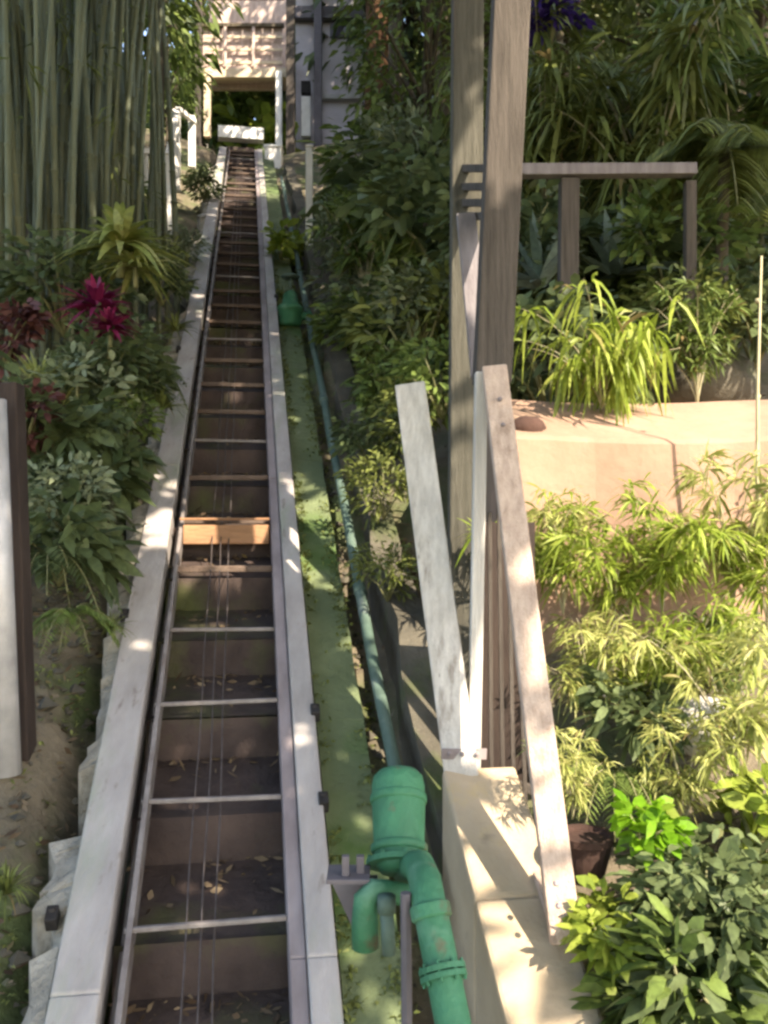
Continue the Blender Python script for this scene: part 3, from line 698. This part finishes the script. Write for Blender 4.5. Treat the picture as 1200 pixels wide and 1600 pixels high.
def at(x, y, d, dz=0): return px(x, y, d) + Vector((0, 0, dz))

exec_plants = True
# left bank
plant('yellow_rosette', 'yellow_cordyline', 'yellow green strappy plant in front of the bamboo stems', 'plant', px(188, 405, 5.7), 1.2, .3)
plant('red_rosette', 'red_cordyline', 'crimson strappy plant below the yellow plant on the left bank', 'plant', px(152, 525, 5.0), 1.0, 1)
plant('red_rosette', 'red_cordyline', 'smaller crimson strappy plant just below the larger crimson one', 'plant', px(172, 545, 4.9), .7, 2)
plant('grass', 'ornamental_grass', 'pale yellow grass tuft left of the crimson plant', 'grass', px(60, 610, 4.9), 1.0, 2)
plant('maroon_shrub', 'maroon_shrub', 'dull maroon leaved shrub at the left edge below the yellow grass', 'shrub', px(40, 700, 4.4), .7, 2)
plant('pale_shrub', 'variegated_shrub', 'pale silvery leaved shrub right below the crimson plant', 'shrub', px(120, 690, 4.9), .8, 0)
plant('big_dark', 'broadleaf_shrub', 'dark broad leaved shrub in the middle of the left bank', 'shrub', px(120, 790, 4.5), .62, 1)
plant('dark_shrub', 'dark_shrub', 'small leaved dark shrub against the left rail above the mossy gap', 'shrub', px(200, 640, 5.3), .55, 3)
plant('big_dark', 'broadleaf_shrub', 'lowest dark broad leaved shrub beside the dark timber post', 'shrub', px(92, 900, 3.9), .55, 4)
plant('green_fern', 'fern', 'soft green fern low on the left bank above bare soil', 'fern', px(110, 960, 3.6), .5, 0)
plant('olive_grass', 'grass_tuft', 'olive grass tuft against the left rail beside the dark shrubs', 'grass', px(255, 640, 5.2), .7, 0)
plant('olive_grass', 'grass_tuft', 'yellowish grass tuft leaning on the rail right of the crimson plant', 'grass', px(275, 520, 6.6), .8, 2)
plant('olive_grass', 'grass_tuft', 'low grass tuft on bare soil at the lower left edge', 'grass', px(10, 1400, 2.6), .5, 4)
plant('dark_shrub', 'dark_shrub', 'dark shrub between the yellow plant and the left rail', 'shrub', px(252, 470, 7.2), .5, 1)
plant('pale_shrub', 'grey_shrub', 'grey green shrub below the pale stair rail', 'shrub', px(290, 410, 9.0), .55, 2)
plant('dark_shrub', 'dark_shrub', 'dark shrub left of the upper rail under the stair rail', 'shrub', px(318, 310, 12.0), .6, 5)
plant('maroon_shrub', 'maroon_shrub', 'brownish shrub at the left edge at the foot of the bamboo', 'shrub', px(10, 560, 5.4), .7, 0)
# bamboo clumps
cul = []
for v in range(3):
    c = MB(); rr = random.Random(v); H_ = 5.5; r0 = .024; pts = []; rad = []
    bx, by = rr.uniform(-.05, .05), rr.uniform(-.05, .05)
    for i in range(19):
        z = H_ * i / 18; x = bx * (i / 18) ** 2 * 6; y = by * (i / 18) ** 2 * 6; rr_ = r0 * (1 - .5 * i / 18)
        pts += [(x, y, z - .014), (x, y, z - .004), (x, y, z + .004), (x, y, z + .014)]; rad += [rr_, rr_ * 1.22, rr_ * 1.22, rr_ * .94]
    c.tube(pts, rad, 9); cul.append(c)
cm = [None] * 3
for ci, (x, d, n, lab) in enumerate(((30, 6.3, 36, 'thick bamboo clump filling the upper left corner'),
                                     (125, 7.0, 36, 'bamboo clump behind the yellow plant with dense upright stems'),
                                     (190, 7.8, 24, 'rightmost bamboo clump beside the dark tree trunk'))):
    base = G(x, d); cl = empty('bamboo_clump', base, lab, 'bamboo', 'bamboo clumps on the left bank'); rr = random.Random(ci + 3)
    for k in range(n):
        v = rr.randrange(3)
        if cm[v] is None: o = cul[v].build('culm', M['culm'], cl, smooth=True); cm[v] = o
        else: o = cm[v].copy(); scene.collection.objects.link(o); o.parent = cl
        ox, oy = rr.uniform(-.42, .42), rr.uniform(-.5, .6)
        o.location = (ox, oy, H(base.x + ox, base.y + oy) - base.z - .1)
        o.rotation_euler = (rr.gauss(0, .012), rr.gauss(0, .014), rr.uniform(0, 6)); sc = rr.uniform(.75, 1.5); o.scale = (sc, sc, rr.uniform(.9, 1.1))
    f = MB(); rng = np.random.default_rng(ci); c = clumps(rng, 26, (0, 0, 5.2), (.9, .9, 1.0)); leafball(f, rng, c, .45, 40, .16, .022, .6, 2)
    for q in range(16): c = np.array([[rng.uniform(-.5, .5), rng.uniform(-.7, -.3), rng.uniform(.3, 4)]]); leafball(f, rng, c, .14, 11, .15, .018, .8, 2)
    f.build('foliage', M['l_olive'], cl, smooth=True)
b = MB(); q = G(244, 9.0); b.tube([q - Vector((0, 0, .3)), q + Vector((.02, 0, 2.5)), q + Vector((-.02, 0, 6))], [.075, .065, .055], 12)
t0 = empty('dark_tree', q, 'slim dark tree trunk between the bamboo and the pale stair rail', 'tree'); loc(b.build('trunk', M['bark'], t0, smooth=True))
f = MB(); rng = np.random.default_rng(77); c = clumps(rng, 20, (0, 0, 5.8), (1.1, 1.1, .9)); leafball(f, rng, c, .5, 40, .16, .07, .4, 2); f.build('crown', M['l_mid'], t0, smooth=True)
# right of the track, upper
plant('lime_shrub', 'lime_shrub', 'yellow green shrub squeezed between the upper rail and white marker post', 'shrub', G(440, 9.9), 1.3, 1)
plant('pale_shrub', 'grey_shrub', 'grey leaved shrub right of the white marker post', 'shrub', px(535, 400, 9), .9, 3)
plant('mid_bamboo', 'bamboo_shrub', 'bright green leafy shrub right of the grey shrub', 'shrub', px(572, 480, 7.6), 1.0, 0)
plant('green_fern', 'fern', 'light green fern spreading under the brown tree trunk', 'fern', px(560, 300, 11.5), 2.2, 0)
plant('mid_shrub', 'mid_shrub', 'mid green shrub left of the mossy timber post', 'shrub', px(650, 420, 7.5), 1.2, 0)
plant('olive_shrub', 'olive_shrub', 'olive shrub on the bank behind the leaning white plank', 'shrub', px(655, 600, 6.2), 1.2, 3)
plant('dark_shrub', 'dark_shrub', 'dark shrub on the retaining wall below the bright leafy shrub', 'shrub', px(610, 560, 6.8), .9, 3)
plant('olive_shrub', 'olive_shrub', 'narrow olive shrub hanging over the wall left of the leaning plank', 'shrub', px(600, 800, 4.6), .45, 1)
plant('mid_tree', 'leafy_tree', 'leafy tree left of the tall timber posts', 'tree', G(668, 9.0), .55, 0, sz=.75)
plant('olive_tree', 'olive_tree', 'olive leaved tree behind the timber posts', 'tree', G(760, 10.5), .9, 2)
plant('dark_shrub', 'dark_shrub', 'tall dark shrub between the brown trunk and the leafy tree', 'shrub', G(640, 10), 2.2, 2)
plant('mid_shrub', 'mid_shrub', 'mid green shrub at the foot of the brown trunk', 'shrub', G(600, 12), 1.7, 1)
plant('dark_shrub', 'dark_shrub', 'dark shrub behind the mossy timber post', 'shrub', px(690, 420, 6.5), 1.3, 4)
plant('pale_shrub', 'grey_shrub', 'grey leaved shrub above the retaining wall left of the mossy post', 'shrub', px(640, 300, 8.5), 1.2, 5)
q = G(586, 13.5); t1 = empty('rust_trunk_tree', q, 'tree with a thick rust brown trunk right of the pale building', 'tree')
b = MB(); b.tube([q - Vector((0, 0, .4)), q + Vector((.03, 0, 2.4)), q + Vector((0, 0, 5.5))], [.19, .17, .14], 14); loc(b.build('trunk', M['rustbark'], t1, smooth=True))
f = MB(); rng = np.random.default_rng(78); c = clumps(rng, 26, (0, 0, 5.6), (1.8, 1.5, .8)); leafball(f, rng, c, .6, 40, .17, .07, .4, 2); f.build('crown', M['l_olive'], t1, smooth=True)
# right terrace
plant('blue_rosette', 'agave', 'blue grey agave left of the railing post', 'agave', px(845, 450, 5.6), .9, 0)
plant('blue_rosette', 'agave', 'blue grey agave right of the railing post', 'agave', px(960, 430, 5.8), 1.0, 2)
plant('lime_fern', 'hanging_fern', 'bright lime fern arching over the terrace edge', 'fern', px(940, 640, 4.25), .62, 0)
plant('dark_shrub', 'dark_shrub', 'dark shrub under the bright lime fern', 'shrub', px(860, 640, 4.9), 1.0, 0)
plant('mid_bamboo', 'bamboo_shrub', 'arching green bamboo right of the lime fern', 'shrub', px(1090, 640, 4.7), .6, 4)
plant('lime_bamboo', 'bamboo_shrub', 'sunlit lime bamboo beside the pink sloping rail', 'shrub', px(880, 960, 3.45), .58, 0)
plant('lime_bamboo', 'bamboo_shrub', 'sunlit lime bamboo in the middle of the earth bank', 'shrub', px(1035, 960, 3.5), .62, 2)
plant('yellow_bamboo', 'bamboo_shrub', 'pale yellow bamboo beside the upright dry cane', 'shrub', px(1145, 950, 3.5), .68, 1)
plant('lime_bamboo', 'bamboo_shrub', 'drooping lime bamboo below the pale yellow bamboo', 'shrub', px(1080, 1080, 3.3), .45, 4)
plant('yellow_bamboo', 'bamboo_shrub', 'pale green bamboo sprays halfway up right of the pink sloping rail', 'shrub', px(920, 1150, 3.2), .5, 2)
plant('big_dark', 'broadleaf_shrub', 'dark broad leaved shrub between grey stones on the earth bank', 'shrub', px(990, 1150, 3.1), .35, 2)
plant('yellow_bamboo', 'bamboo_shrub', 'yellow green bamboo low at the right edge', 'shrub', px(1150, 1230, 2.9), .6, 3)
plant('yellow_bamboo', 'bamboo_shrub', 'small yellow bamboo against the lower pink rail', 'shrub', px(895, 1280, 2.75), .3, 5)
plant('vivid_shrub', 'vivid_shrub', 'vivid bright green plant above the brown pot', 'plant', px(1005, 1320, 2.5), .5, 0)
plant('big_dark', 'broadleaf_shrub', 'large dark leaved shrub in the lower right corner', 'shrub', px(1160, 1660, 2.2), .6, 0)
plant('big_mid', 'broadleaf_shrub', 'mid green broad leaved shrub right of the parapet wall', 'shrub', px(1085, 1640, 2.2), .42, 2)
plant('lime_shrub', 'lime_shrub', 'small lime leaved plant at the edge of the parapet wall', 'plant', px(950, 1500, 2.35), .5, 4)
plant('dark_shrub', 'dark_shrub', 'dark shrub at the right edge above the corner shrub', 'shrub', px(1160, 1540, 2.5), .6, 2)
plant('dark_fern', 'fern', 'dark fern behind the brown pot', 'fern', px(1070, 1440, 2.5), .5, 1)
pot = MB(); pot.lathe(px(915, 1375, 2.6), [(.05, 0), (.065, .06), (.075, .11), (.082, .115), (.082, .135), (.07, .135), (.065, .12)], 20)
tag(pot.build('flower_pot', M['terracotta'], smooth=False), 'dark brown clay pot right of the pink rail below the vivid plant', 'pot')
for i, (x, y, d, sx, lab) in enumerate(((1085, 1135, 3.25, .15, 'largest grey stone right of the dark shrub on the earth bank'), (1095, 600, 5.3, .30, 'big smooth grey boulder on the terrace right of the fern'), (960, 1080, 3.4, .10, 'grey stone above the dark shrub on the earth bank'), (822, 668, 3.93, .07, 'small dark brown lump on the terrace below the fern'))):  # last entry: small dark brown lump on the ledge
    st_ = MB(); rr = random.Random(i); prof = []
    vs = []; fs = []
    for a in range(7):
        th = math.pi * a / 6
        for k in range(10):
            ph = 2 * math.pi * k / 10; r_ = sx * (1 + rr.uniform(-.14, .14))
            vs.append(px(x, y, d) + Vector((r_ * math.sin(th) * math.cos(ph) * 1.2, r_ * math.sin(th) * math.sin(ph), r_ * .7 * math.cos(th))))
    for a in range(6):
        for k in range(10): fs.append((a * 10 + k, (a + 1) * 10 + k, (a + 1) * 10 + (k + 1) % 10, a * 10 + (k + 1) % 10))
    st_.add(vs, fs); tag(st_.build('stone', M['terracotta'] if i == 3 else M['wallrock'] if i == 1 else M['stone'], smooth=True), lab, 'stone')
# right, upper background
plant('dry_palm', 'dry_palm', 'palm with pale drooping dead fronds above the terrace railing', 'palm', G(1000, 8.0), .85, 0)
plant('olive_palm', 'olive_palm', 'olive green palm behind the terrace railing', 'palm', G(960, 7.8), 1.0, 2)
plant('mid_bamboo', 'bamboo_shrub', 'tall drooping green bamboo at the upper right edge', 'bamboo', px(1150, 430, 6.8), 2.0, 1)
plant('olive_bamboo', 'bamboo_shrub', 'olive drooping bamboo right above the terrace railing', 'bamboo', px(1010, 400, 6.4), 1.7, 3)
plant('olive_bamboo', 'bamboo_shrub', 'olive drooping bamboo left of the railing post', 'bamboo', px(850, 380, 6.9), 1.6, 5)
plant('olive_palm', 'olive_palm', 'low olive palm right of the terrace railing', 'palm', px(1130, 520, 5.6), .65, 4)
plant('violet', 'violet_flowers', 'cluster of dark violet flowers right of the grey post top', 'flowers', px(860, 60, 6.5), 1.0, 0)
plant('dark_tree', 'dark_tree', 'dark tree behind the palms on the right', 'tree', G(880, 9.6), 1.0, 1)
plant('dark_tree', 'dark_tree', 'dark tree at the far upper right behind the tall drooping bamboo', 'tree', G(1180, 9.2), 1.0, 4)
plant('mid_tree', 'leafy_tree', 'mid green tree between the dark trees on the right', 'tree', G(1040, 11), 1.1, 3)
plant('dark_shrub', 'dark_shrub', 'dark hedge shrub behind the left agave', 'shrub', G(830, 7.2), 1.8, 3)
plant('dark_shrub', 'dark_shrub', 'dark hedge shrub behind the right agave', 'shrub', G(980, 7.2), 1.9, 1)
plant('dark_shrub', 'dark_shrub', 'dark hedge shrub right of the low olive palm', 'shrub', G(1170, 7.0), 1.8, 2)
# hill top trees
for i, (x, d, sp, sc, lab) in enumerate(((380, 24, 'mid_tree', 1.1, 'tree seen through the gap below the wooden platform'), (262, 14.5, 'mid_tree', .38, 'bright tree left of the wooden platform'),
     (215, 13, 'olive_tree', .9, 'olive tree behind the slim dark trunk'), (120, 16, 'dark_tree', 1.5, 'dark tree behind the bamboo clumps'), (0, 12, 'dark_tree', 1.4, 'dark tree at the upper left edge behind the bamboo'),
     (310, 26, 'dark_tree', 1.6, 'tall dark tree on the hilltop left of the platform'), (460, 27, 'olive_tree', 1.6, 'tall olive tree on the hilltop behind the platform'),
     (620, 17, 'dark_tree', 1.5, 'dark tree on the hilltop right of the pale building'), (830, 16, 'mid_tree', 1.6, 'mid green tree on the hilltop behind the timber posts'),
     (930, 15, 'dark_tree', 1.6, 'tall dark tree on the hilltop behind the palms'), (1100, 15, 'olive_tree', 1.7, 'olive tree on the hilltop at the upper right'), (1260, 13, 'dark_tree', 1.6, 'dark tree just beyond the right edge of the view'),
     (385, 21.0, 'mid_shrub', 4.2, 'mid green shrub in the gap below the wooden platform'))):
    plant(sp, 'hill_tree' if 'tree' in sp else 'hill_shrub', lab, 'tree' if 'tree' in sp else 'shrub', G(x, d), sc, i * 1.1, sz=sc * (1.25 if 'tree' in sp else 1))

# more planting that fills the banks
for sp, nm, lab, cat, x, y, d, sc, rz in (
 ('dark_shrub', 'dark_shrub', 'dark shrub directly under the crimson plant', 'shrub', 165, 620, 5.2, .75, 2),
 ('big_dark', 'broadleaf_shrub', 'dark broad leaved shrub left of the silvery shrub', 'shrub', 70, 720, 4.6, .7, 3),
 ('pale_shrub', 'variegated_shrub', 'pale leaved shrub between two dark shrubs low on the left bank', 'shrub', 105, 830, 4.1, .55, 1),
 ('dark_shrub', 'dark_shrub', 'dark shrub overhanging the left rail in the middle of its length', 'shrub', 165, 740, 4.7, .5, 5),
 ('dark_fern', 'fern', 'dark fern beside the timber post on the left', 'fern', 75, 880, 3.7, .6, 2),
 ('dark_fern', 'fern', 'dark fern right of the crimson plant', 'fern', 205, 560, 5.9, .8, 4),
 ('dark_shrub', 'dark_shrub', 'dark shrub behind the crimson plant at the bamboo foot', 'shrub', 100, 510, 6.0, .9, 1),
 ('olive_shrub', 'olive_shrub', 'olive shrub between the yellow plant and the bamboo', 'shrub', 232, 440, 7.2, .6, 2),
 ('yellow_rosette', 'yellow_cordyline', 'second yellow green strappy plant close behind the first', 'plant', 212, 430, 5.7, .8, 2.2),
 ('grass', 'ornamental_grass', 'pale grass tuft below the yellow grass at the left edge', 'grass', 95, 640, 4.9, .8, 1),
 ('mid_shrub', 'mid_shrub', 'mid green shrub against the rail below the grass tufts', 'shrub', 203, 690, 5.0, .4, 2),
 ('dark_shrub', 'dark_shrub', 'dark shrub beside the foot of the pale stair rail', 'shrub', 222, 395, 9.0, .6, 2),
 ('mid_shrub', 'mid_shrub', 'mid green shrub left of the pale stair rail', 'shrub', 190, 350, 10.5, .8, 3),
 ('dark_shrub', 'dark_shrub', 'dark leafy shrub left of the left agave behind the grey post', 'shrub', 800, 450, 5.9, 1.0, 3),
 ('big_dark', 'broadleaf_shrub', 'broad leaved shrub behind the railing post', 'shrub', 900, 470, 6.3, 1.1, 1),
 ('mid_shrub', 'mid_shrub', 'mid green shrub right of the right agave', 'shrub', 1050, 470, 5.8, 1.0, 2),
 ('olive_shrub', 'olive_shrub', 'olive shrub below the railing end', 'shrub', 1080, 560, 5.2, .8, 0),
 ('dark_shrub', 'dark_shrub', 'dark shrub at the right edge behind the cane', 'shrub', 1180, 560, 5.2, .9, 2),
 ('dark_fern', 'fern', 'dark fern below the lime fern on the terrace', 'fern', 960, 630, 4.7, .7, 2),
 ('lime_bamboo', 'bamboo_shrub', 'tall lime bamboo right of the cane foot', 'shrub', 1200, 990, 3.4, .7, 5),
 ('lime_bamboo', 'bamboo_shrub', 'bushy lime bamboo on the bank left of the pale yellow bamboo', 'shrub', 960, 990, 3.45, .5, 3),
 ('yellow_bamboo', 'bamboo_shrub', 'pale bamboo sprays just under the terrace lump', 'shrub', 860, 930, 3.55, .42, 2),
 ('mid_bamboo', 'bamboo_shrub', 'green bamboo above the largest grey stone', 'shrub', 1120, 1130, 3.4, .4, 2),
 ('green_fern', 'fern', 'green fern left of the grey stone above the vivid plant', 'fern', 960, 1210, 3.0, .55, 2),
 ('yellow_bamboo', 'bamboo_shrub', 'yellow green bamboo sprays behind the vivid plant', 'shrub', 1070, 1300, 2.9, .45, 1),
 ('lime_bamboo', 'bamboo_shrub', 'lime bamboo sprays at the terrace wall foot above the vivid plant', 'shrub', 1000, 1130, 3.3, .5, 4),
 ('lime_shrub', 'lime_shrub', 'lime leaved shrub at the right edge below the yellow bamboo', 'shrub', 1180, 1340, 2.8, .8, 1),
 ('green_fern', 'fern', 'green fern at the edge of the corner shrubs', 'fern', 1015, 1490, 2.4, .4, 3),
 ('dark_shrub', 'dark_shrub', 'dark shrub filling the ground between pot and corner shrub', 'shrub', 1100, 1500, 2.4, .5, 5)):
    plant(sp, nm, lab, cat, px(x, y, d), sc, rz)
for x, d, sp, sc, lab in ((70, 9.5, 'dark_tree', 1.0, 'dark tree close behind the thick bamboo clump'), (165, 10.5, 'mid_tree', 1.0, 'leafy tree close behind the rightmost bamboo'),
     (700, 13, 'dark_tree', 1.3, 'dark tree behind the leafy tree left of the posts'), (850, 12, 'mid_tree', 1.2, 'leafy tree right of the grey post behind the palms'),
     (1150, 11, 'dark_tree', 1.3, 'dark tree behind the tall drooping bamboo'), (540, 25, 'dark_tree', 1.5, 'dark tree behind the pale building'), (200, 20, 'dark_tree', 1.5, 'dark tree far behind the slim trunk'), (640, 22, 'mid_tree', 2.0, 'big leafy tree far behind the brown trunk'), (790, 20, 'dark_tree', 2.0, 'big dark tree far behind the two timber posts'), (930, 19, 'dark_tree', 2.0, 'big dark tree far behind the terrace railing'), (1080, 18, 'mid_tree', 2.0, 'big leafy tree far behind the tall drooping bamboo'), (1000, 12.5, 'mid_tree', 1.3, 'leafy tree close behind the olive palm'), (690, 21, 'bushy_dark_tree', 1.9, 'broad dark tree at the back between the posts and the brown trunk'), (850, 17, 'bushy_tree', 1.6, 'broad leafy tree at the back behind the palms'), (1020, 16, 'bushy_dark_tree', 1.6, 'broad dark tree at the back on the right'), (1190, 15, 'bushy_tree', 1.6, 'broad leafy tree at the back right edge'), (-150, 9, 'bushy_tree', 1.0, 'bushy tree left of the thick bamboo clump outside the view'), (-330, 8, 'bushy_dark_tree', 1.0, 'dark bushy tree far left of the bamboo outside the view'), (-120, 14, 'bushy_dark_tree', 1.4, 'dark bushy tree behind the bamboo at the far left'), (120, 13, 'dark_tree', 1.6, 'dark tree filling the gap between bamboo stems')):
    plant(sp, 'background_tree', lab, 'tree', G(x, d), sc, x, sz=sc * 1.2)

for sp, x, y, d, sc, rz, lab in (('mid_shrub', 560, 560, 7.0, .75, 1, 'mid green shrub spilling over the retaining wall above the pipe'), ('pale_shrub', 545, 480, 8.0, .9, 2, 'pale shrub on top of the retaining wall farther up'),
    ('mid_shrub', 600, 640, 5.8, .62, 4, 'mid green shrub on the wall top left of the leaning plank top'), ('olive_shrub', 640, 700, 5.0, .6, 2, 'olive shrub right behind the leaning plank'), ('dark_shrub', 575, 720, 5.2, .42, 3, 'small dark shrub hanging over the retaining wall'),
    ('mid_bamboo', 620, 520, 6.6, .7, 2, 'green bamboo left of the mossy post base'), ('pale_shrub', 660, 520, 6.2, .8, 1, 'pale shrub beside the mossy post'), ('olive_shrub', 605, 930, 4.0, .36, 5, 'small olive shrub at the wall foot left of the leaning plank'),
    ('green_fern', 590, 600, 6.3, .8, 2, 'green fern on the retaining wall among the shrubs'), ('mid_shrub', 690, 640, 4.9, .6, 0, 'mid green shrub between plank and mossy post')):
    plant(sp, 'fern' if 'fern' in sp else 'shrub', lab, 'fern' if 'fern' in sp else 'shrub', px(x, y, d), sc, rz)
for x, y, d, sc, rz, lab in ((232, 735, 4.62, .55, 1, 'short yellowish grass along the left rail above the timber post'), (262, 600, 5.75, .6, 3, 'short yellowish grass along the left rail level with the dark shrubs'), (290, 450, 7.8, .7, 2, 'short yellowish grass along the left rail below the stair rail'), (175, 985, 3.72, .4, 5, 'small grass tuft at the left rail above bare soil'), (440, 470, 8.6, .7, 1, 'grass tuft at the kerb above the dark green valve')):
    plant('olive_grass', 'grass_tuft', lab, 'grass', px(x, y, d), sc, rz)
for x, d, sp, sc, lab in ((330, 21.5, 'mid_shrub', 4.5, 'leafy hedge behind the left leg of the platform'), (435, 21.5, 'olive_shrub', 4.5, 'olive hedge behind the right leg of the platform'),
     (385, 19.6, 'lime_shrub', 5.0, 'bright lime shrub in the gap under the platform'), (380, 24, 'dark_shrub', 6.5, 'tall dark hedge at the back of the gap under the platform')):
    plant(sp, 'hill_shrub', lab, 'shrub', G(x, d), sc, x)

# added unseen sun blockers built as trees; leaves left out where LIT stays open
S = np.array(SUN); e1 = np.cross([0, 0, 1.], S); e1 /= np.linalg.norm(e1); e2 = np.cross(S, e1)
LIT = [(1.28, -.9), (1.36, -.33), (1.58, .13), (1.92, .76), (2.2, 1.3), (2.44, 1.75), (2.52, 2.25), (1.95, 2.45), (2.0, 3.18), (2.95, 2.92), (4.9, 2.62), (5.1, 2.2), (5.0, 1.0), (3.2, -.6), (2.6, -1.2)]
_dk = [px(395, 40, 17.6), px(445, 90, 17.6)]; _dk = [(float(np.array(q) @ e1), float(np.array(q) @ e2)) for q in _dk]
def DECK(a, b): return math.hypot(a - sum(q[0] for q in _dk) / 2, b - sum(q[1] for q in _dk) / 2) < .55
def inside(a, b, poly):
    c = False
    for i in range(len(poly)):
        x1, y1 = poly[i]; x2, y2 = poly[i - 1]
        if (y1 > b) != (y2 > b) and a < (x2 - x1) * (b - y1) / (y2 - y1) + x1: c = not c
    return c
rng = np.random.default_rng(21); groups = {}
st_c = .22
for a in np.arange(-3.2, 7.2, st_c):
    for b in np.arange(-1.4, 10.5, st_c):
        aa, bb = a + rng.uniform(-.05, .05), b + rng.uniform(-.05, .05)
        if any(inside(aa + ox, bb + oy, LIT) for ox, oy in ((0, 0), (.13, 0), (-.13, 0), (0, .13), (0, -.13))): continue
        if DECK(aa, bb): continue
        if a > 3.0 and b > 3.0 and rng.random() < .27: continue
        if a < 1.0 and b > 1.6 and rng.random() < .14: continue
        q = aa * e1 + bb * e2; T = 1.0
        while True:
            p = q + T * S
            if p[2] > max(.64 * p[1] + 1.0, 2.6) and T > 3: break
            T += .1
        T += rng.uniform(0, .5); p = q + T * S
        groups.setdefault((int((a + 3.2) // 3.5), int((b + 1.4) // 4)), []).append(p)
def blocks(p, q):
    for k in range(13):
        r_ = p + (q - p) * k / 12
        if any(inside(r_ @ e1 + ox, r_ @ e2 + oy, LIT) for ox, oy in ((0, 0), (.16, 0), (-.16, 0), (0, .16), (0, -.16))): return True
    return False
for (i, j), P in sorted(groups.items()):
    P = np.array(P); cen = P.mean(0); left = i == 0 or (i == 1 and j == 0)
    bx = (-5.5 - j * .9 - i * 1.5) if left else (8.5 + j * .8 + (i == 2) * 1.2)
    by = cen[1] - 2 if left else min(cen[1], 2.5) - 1 + j
    base = Vector((bx, by, H(bx, by))); B_ = np.array(base)
    t = empty('sun_blocker', base, 'added unseen sun blocker %s of the track, %s one, its crown above the view' % (('left', 'just right', 'far right')[min(i, 2)], ('near', 'middle', 'far')[min(j, 2)]), 'tree')
    f = MB(); N = 14; C = np.repeat(P, N, 0) + rng.normal(0, .12, (len(P) * N, 3)); C -= B_
    d = rng.normal(0, 1, (len(C), 3)); d -= (d @ S)[:, None] * S * .75
    f.leaves(C - d * .1, d, rng.uniform(.22, .34, len(C)), rng.uniform(.13, .18, len(C)), .2, rng.random(len(C)), 2, roll=.3, rng=rng)
    f.build('crown', M['l_mid'], t, smooth=True)
    k = MB(); top = np.array((bx * .9, by, max(cen[2], B_[2] + 3)))
    k.tube([tuple(np.array((0, 0, -.4))), tuple((top - B_) * .5 + np.array((.1, 0, 0))), tuple(top - B_)], [.2, .16, .11], 10)
    for q in P[::7]:
        if blocks(top, q): continue
        k.tube([tuple(top - B_), tuple((top + q) / 2 - B_ + np.array((0, 0, .05))), tuple(q - B_)], [.07, .045, .015], 6)
    k.build('trunk', M['bark'], t, smooth=True)
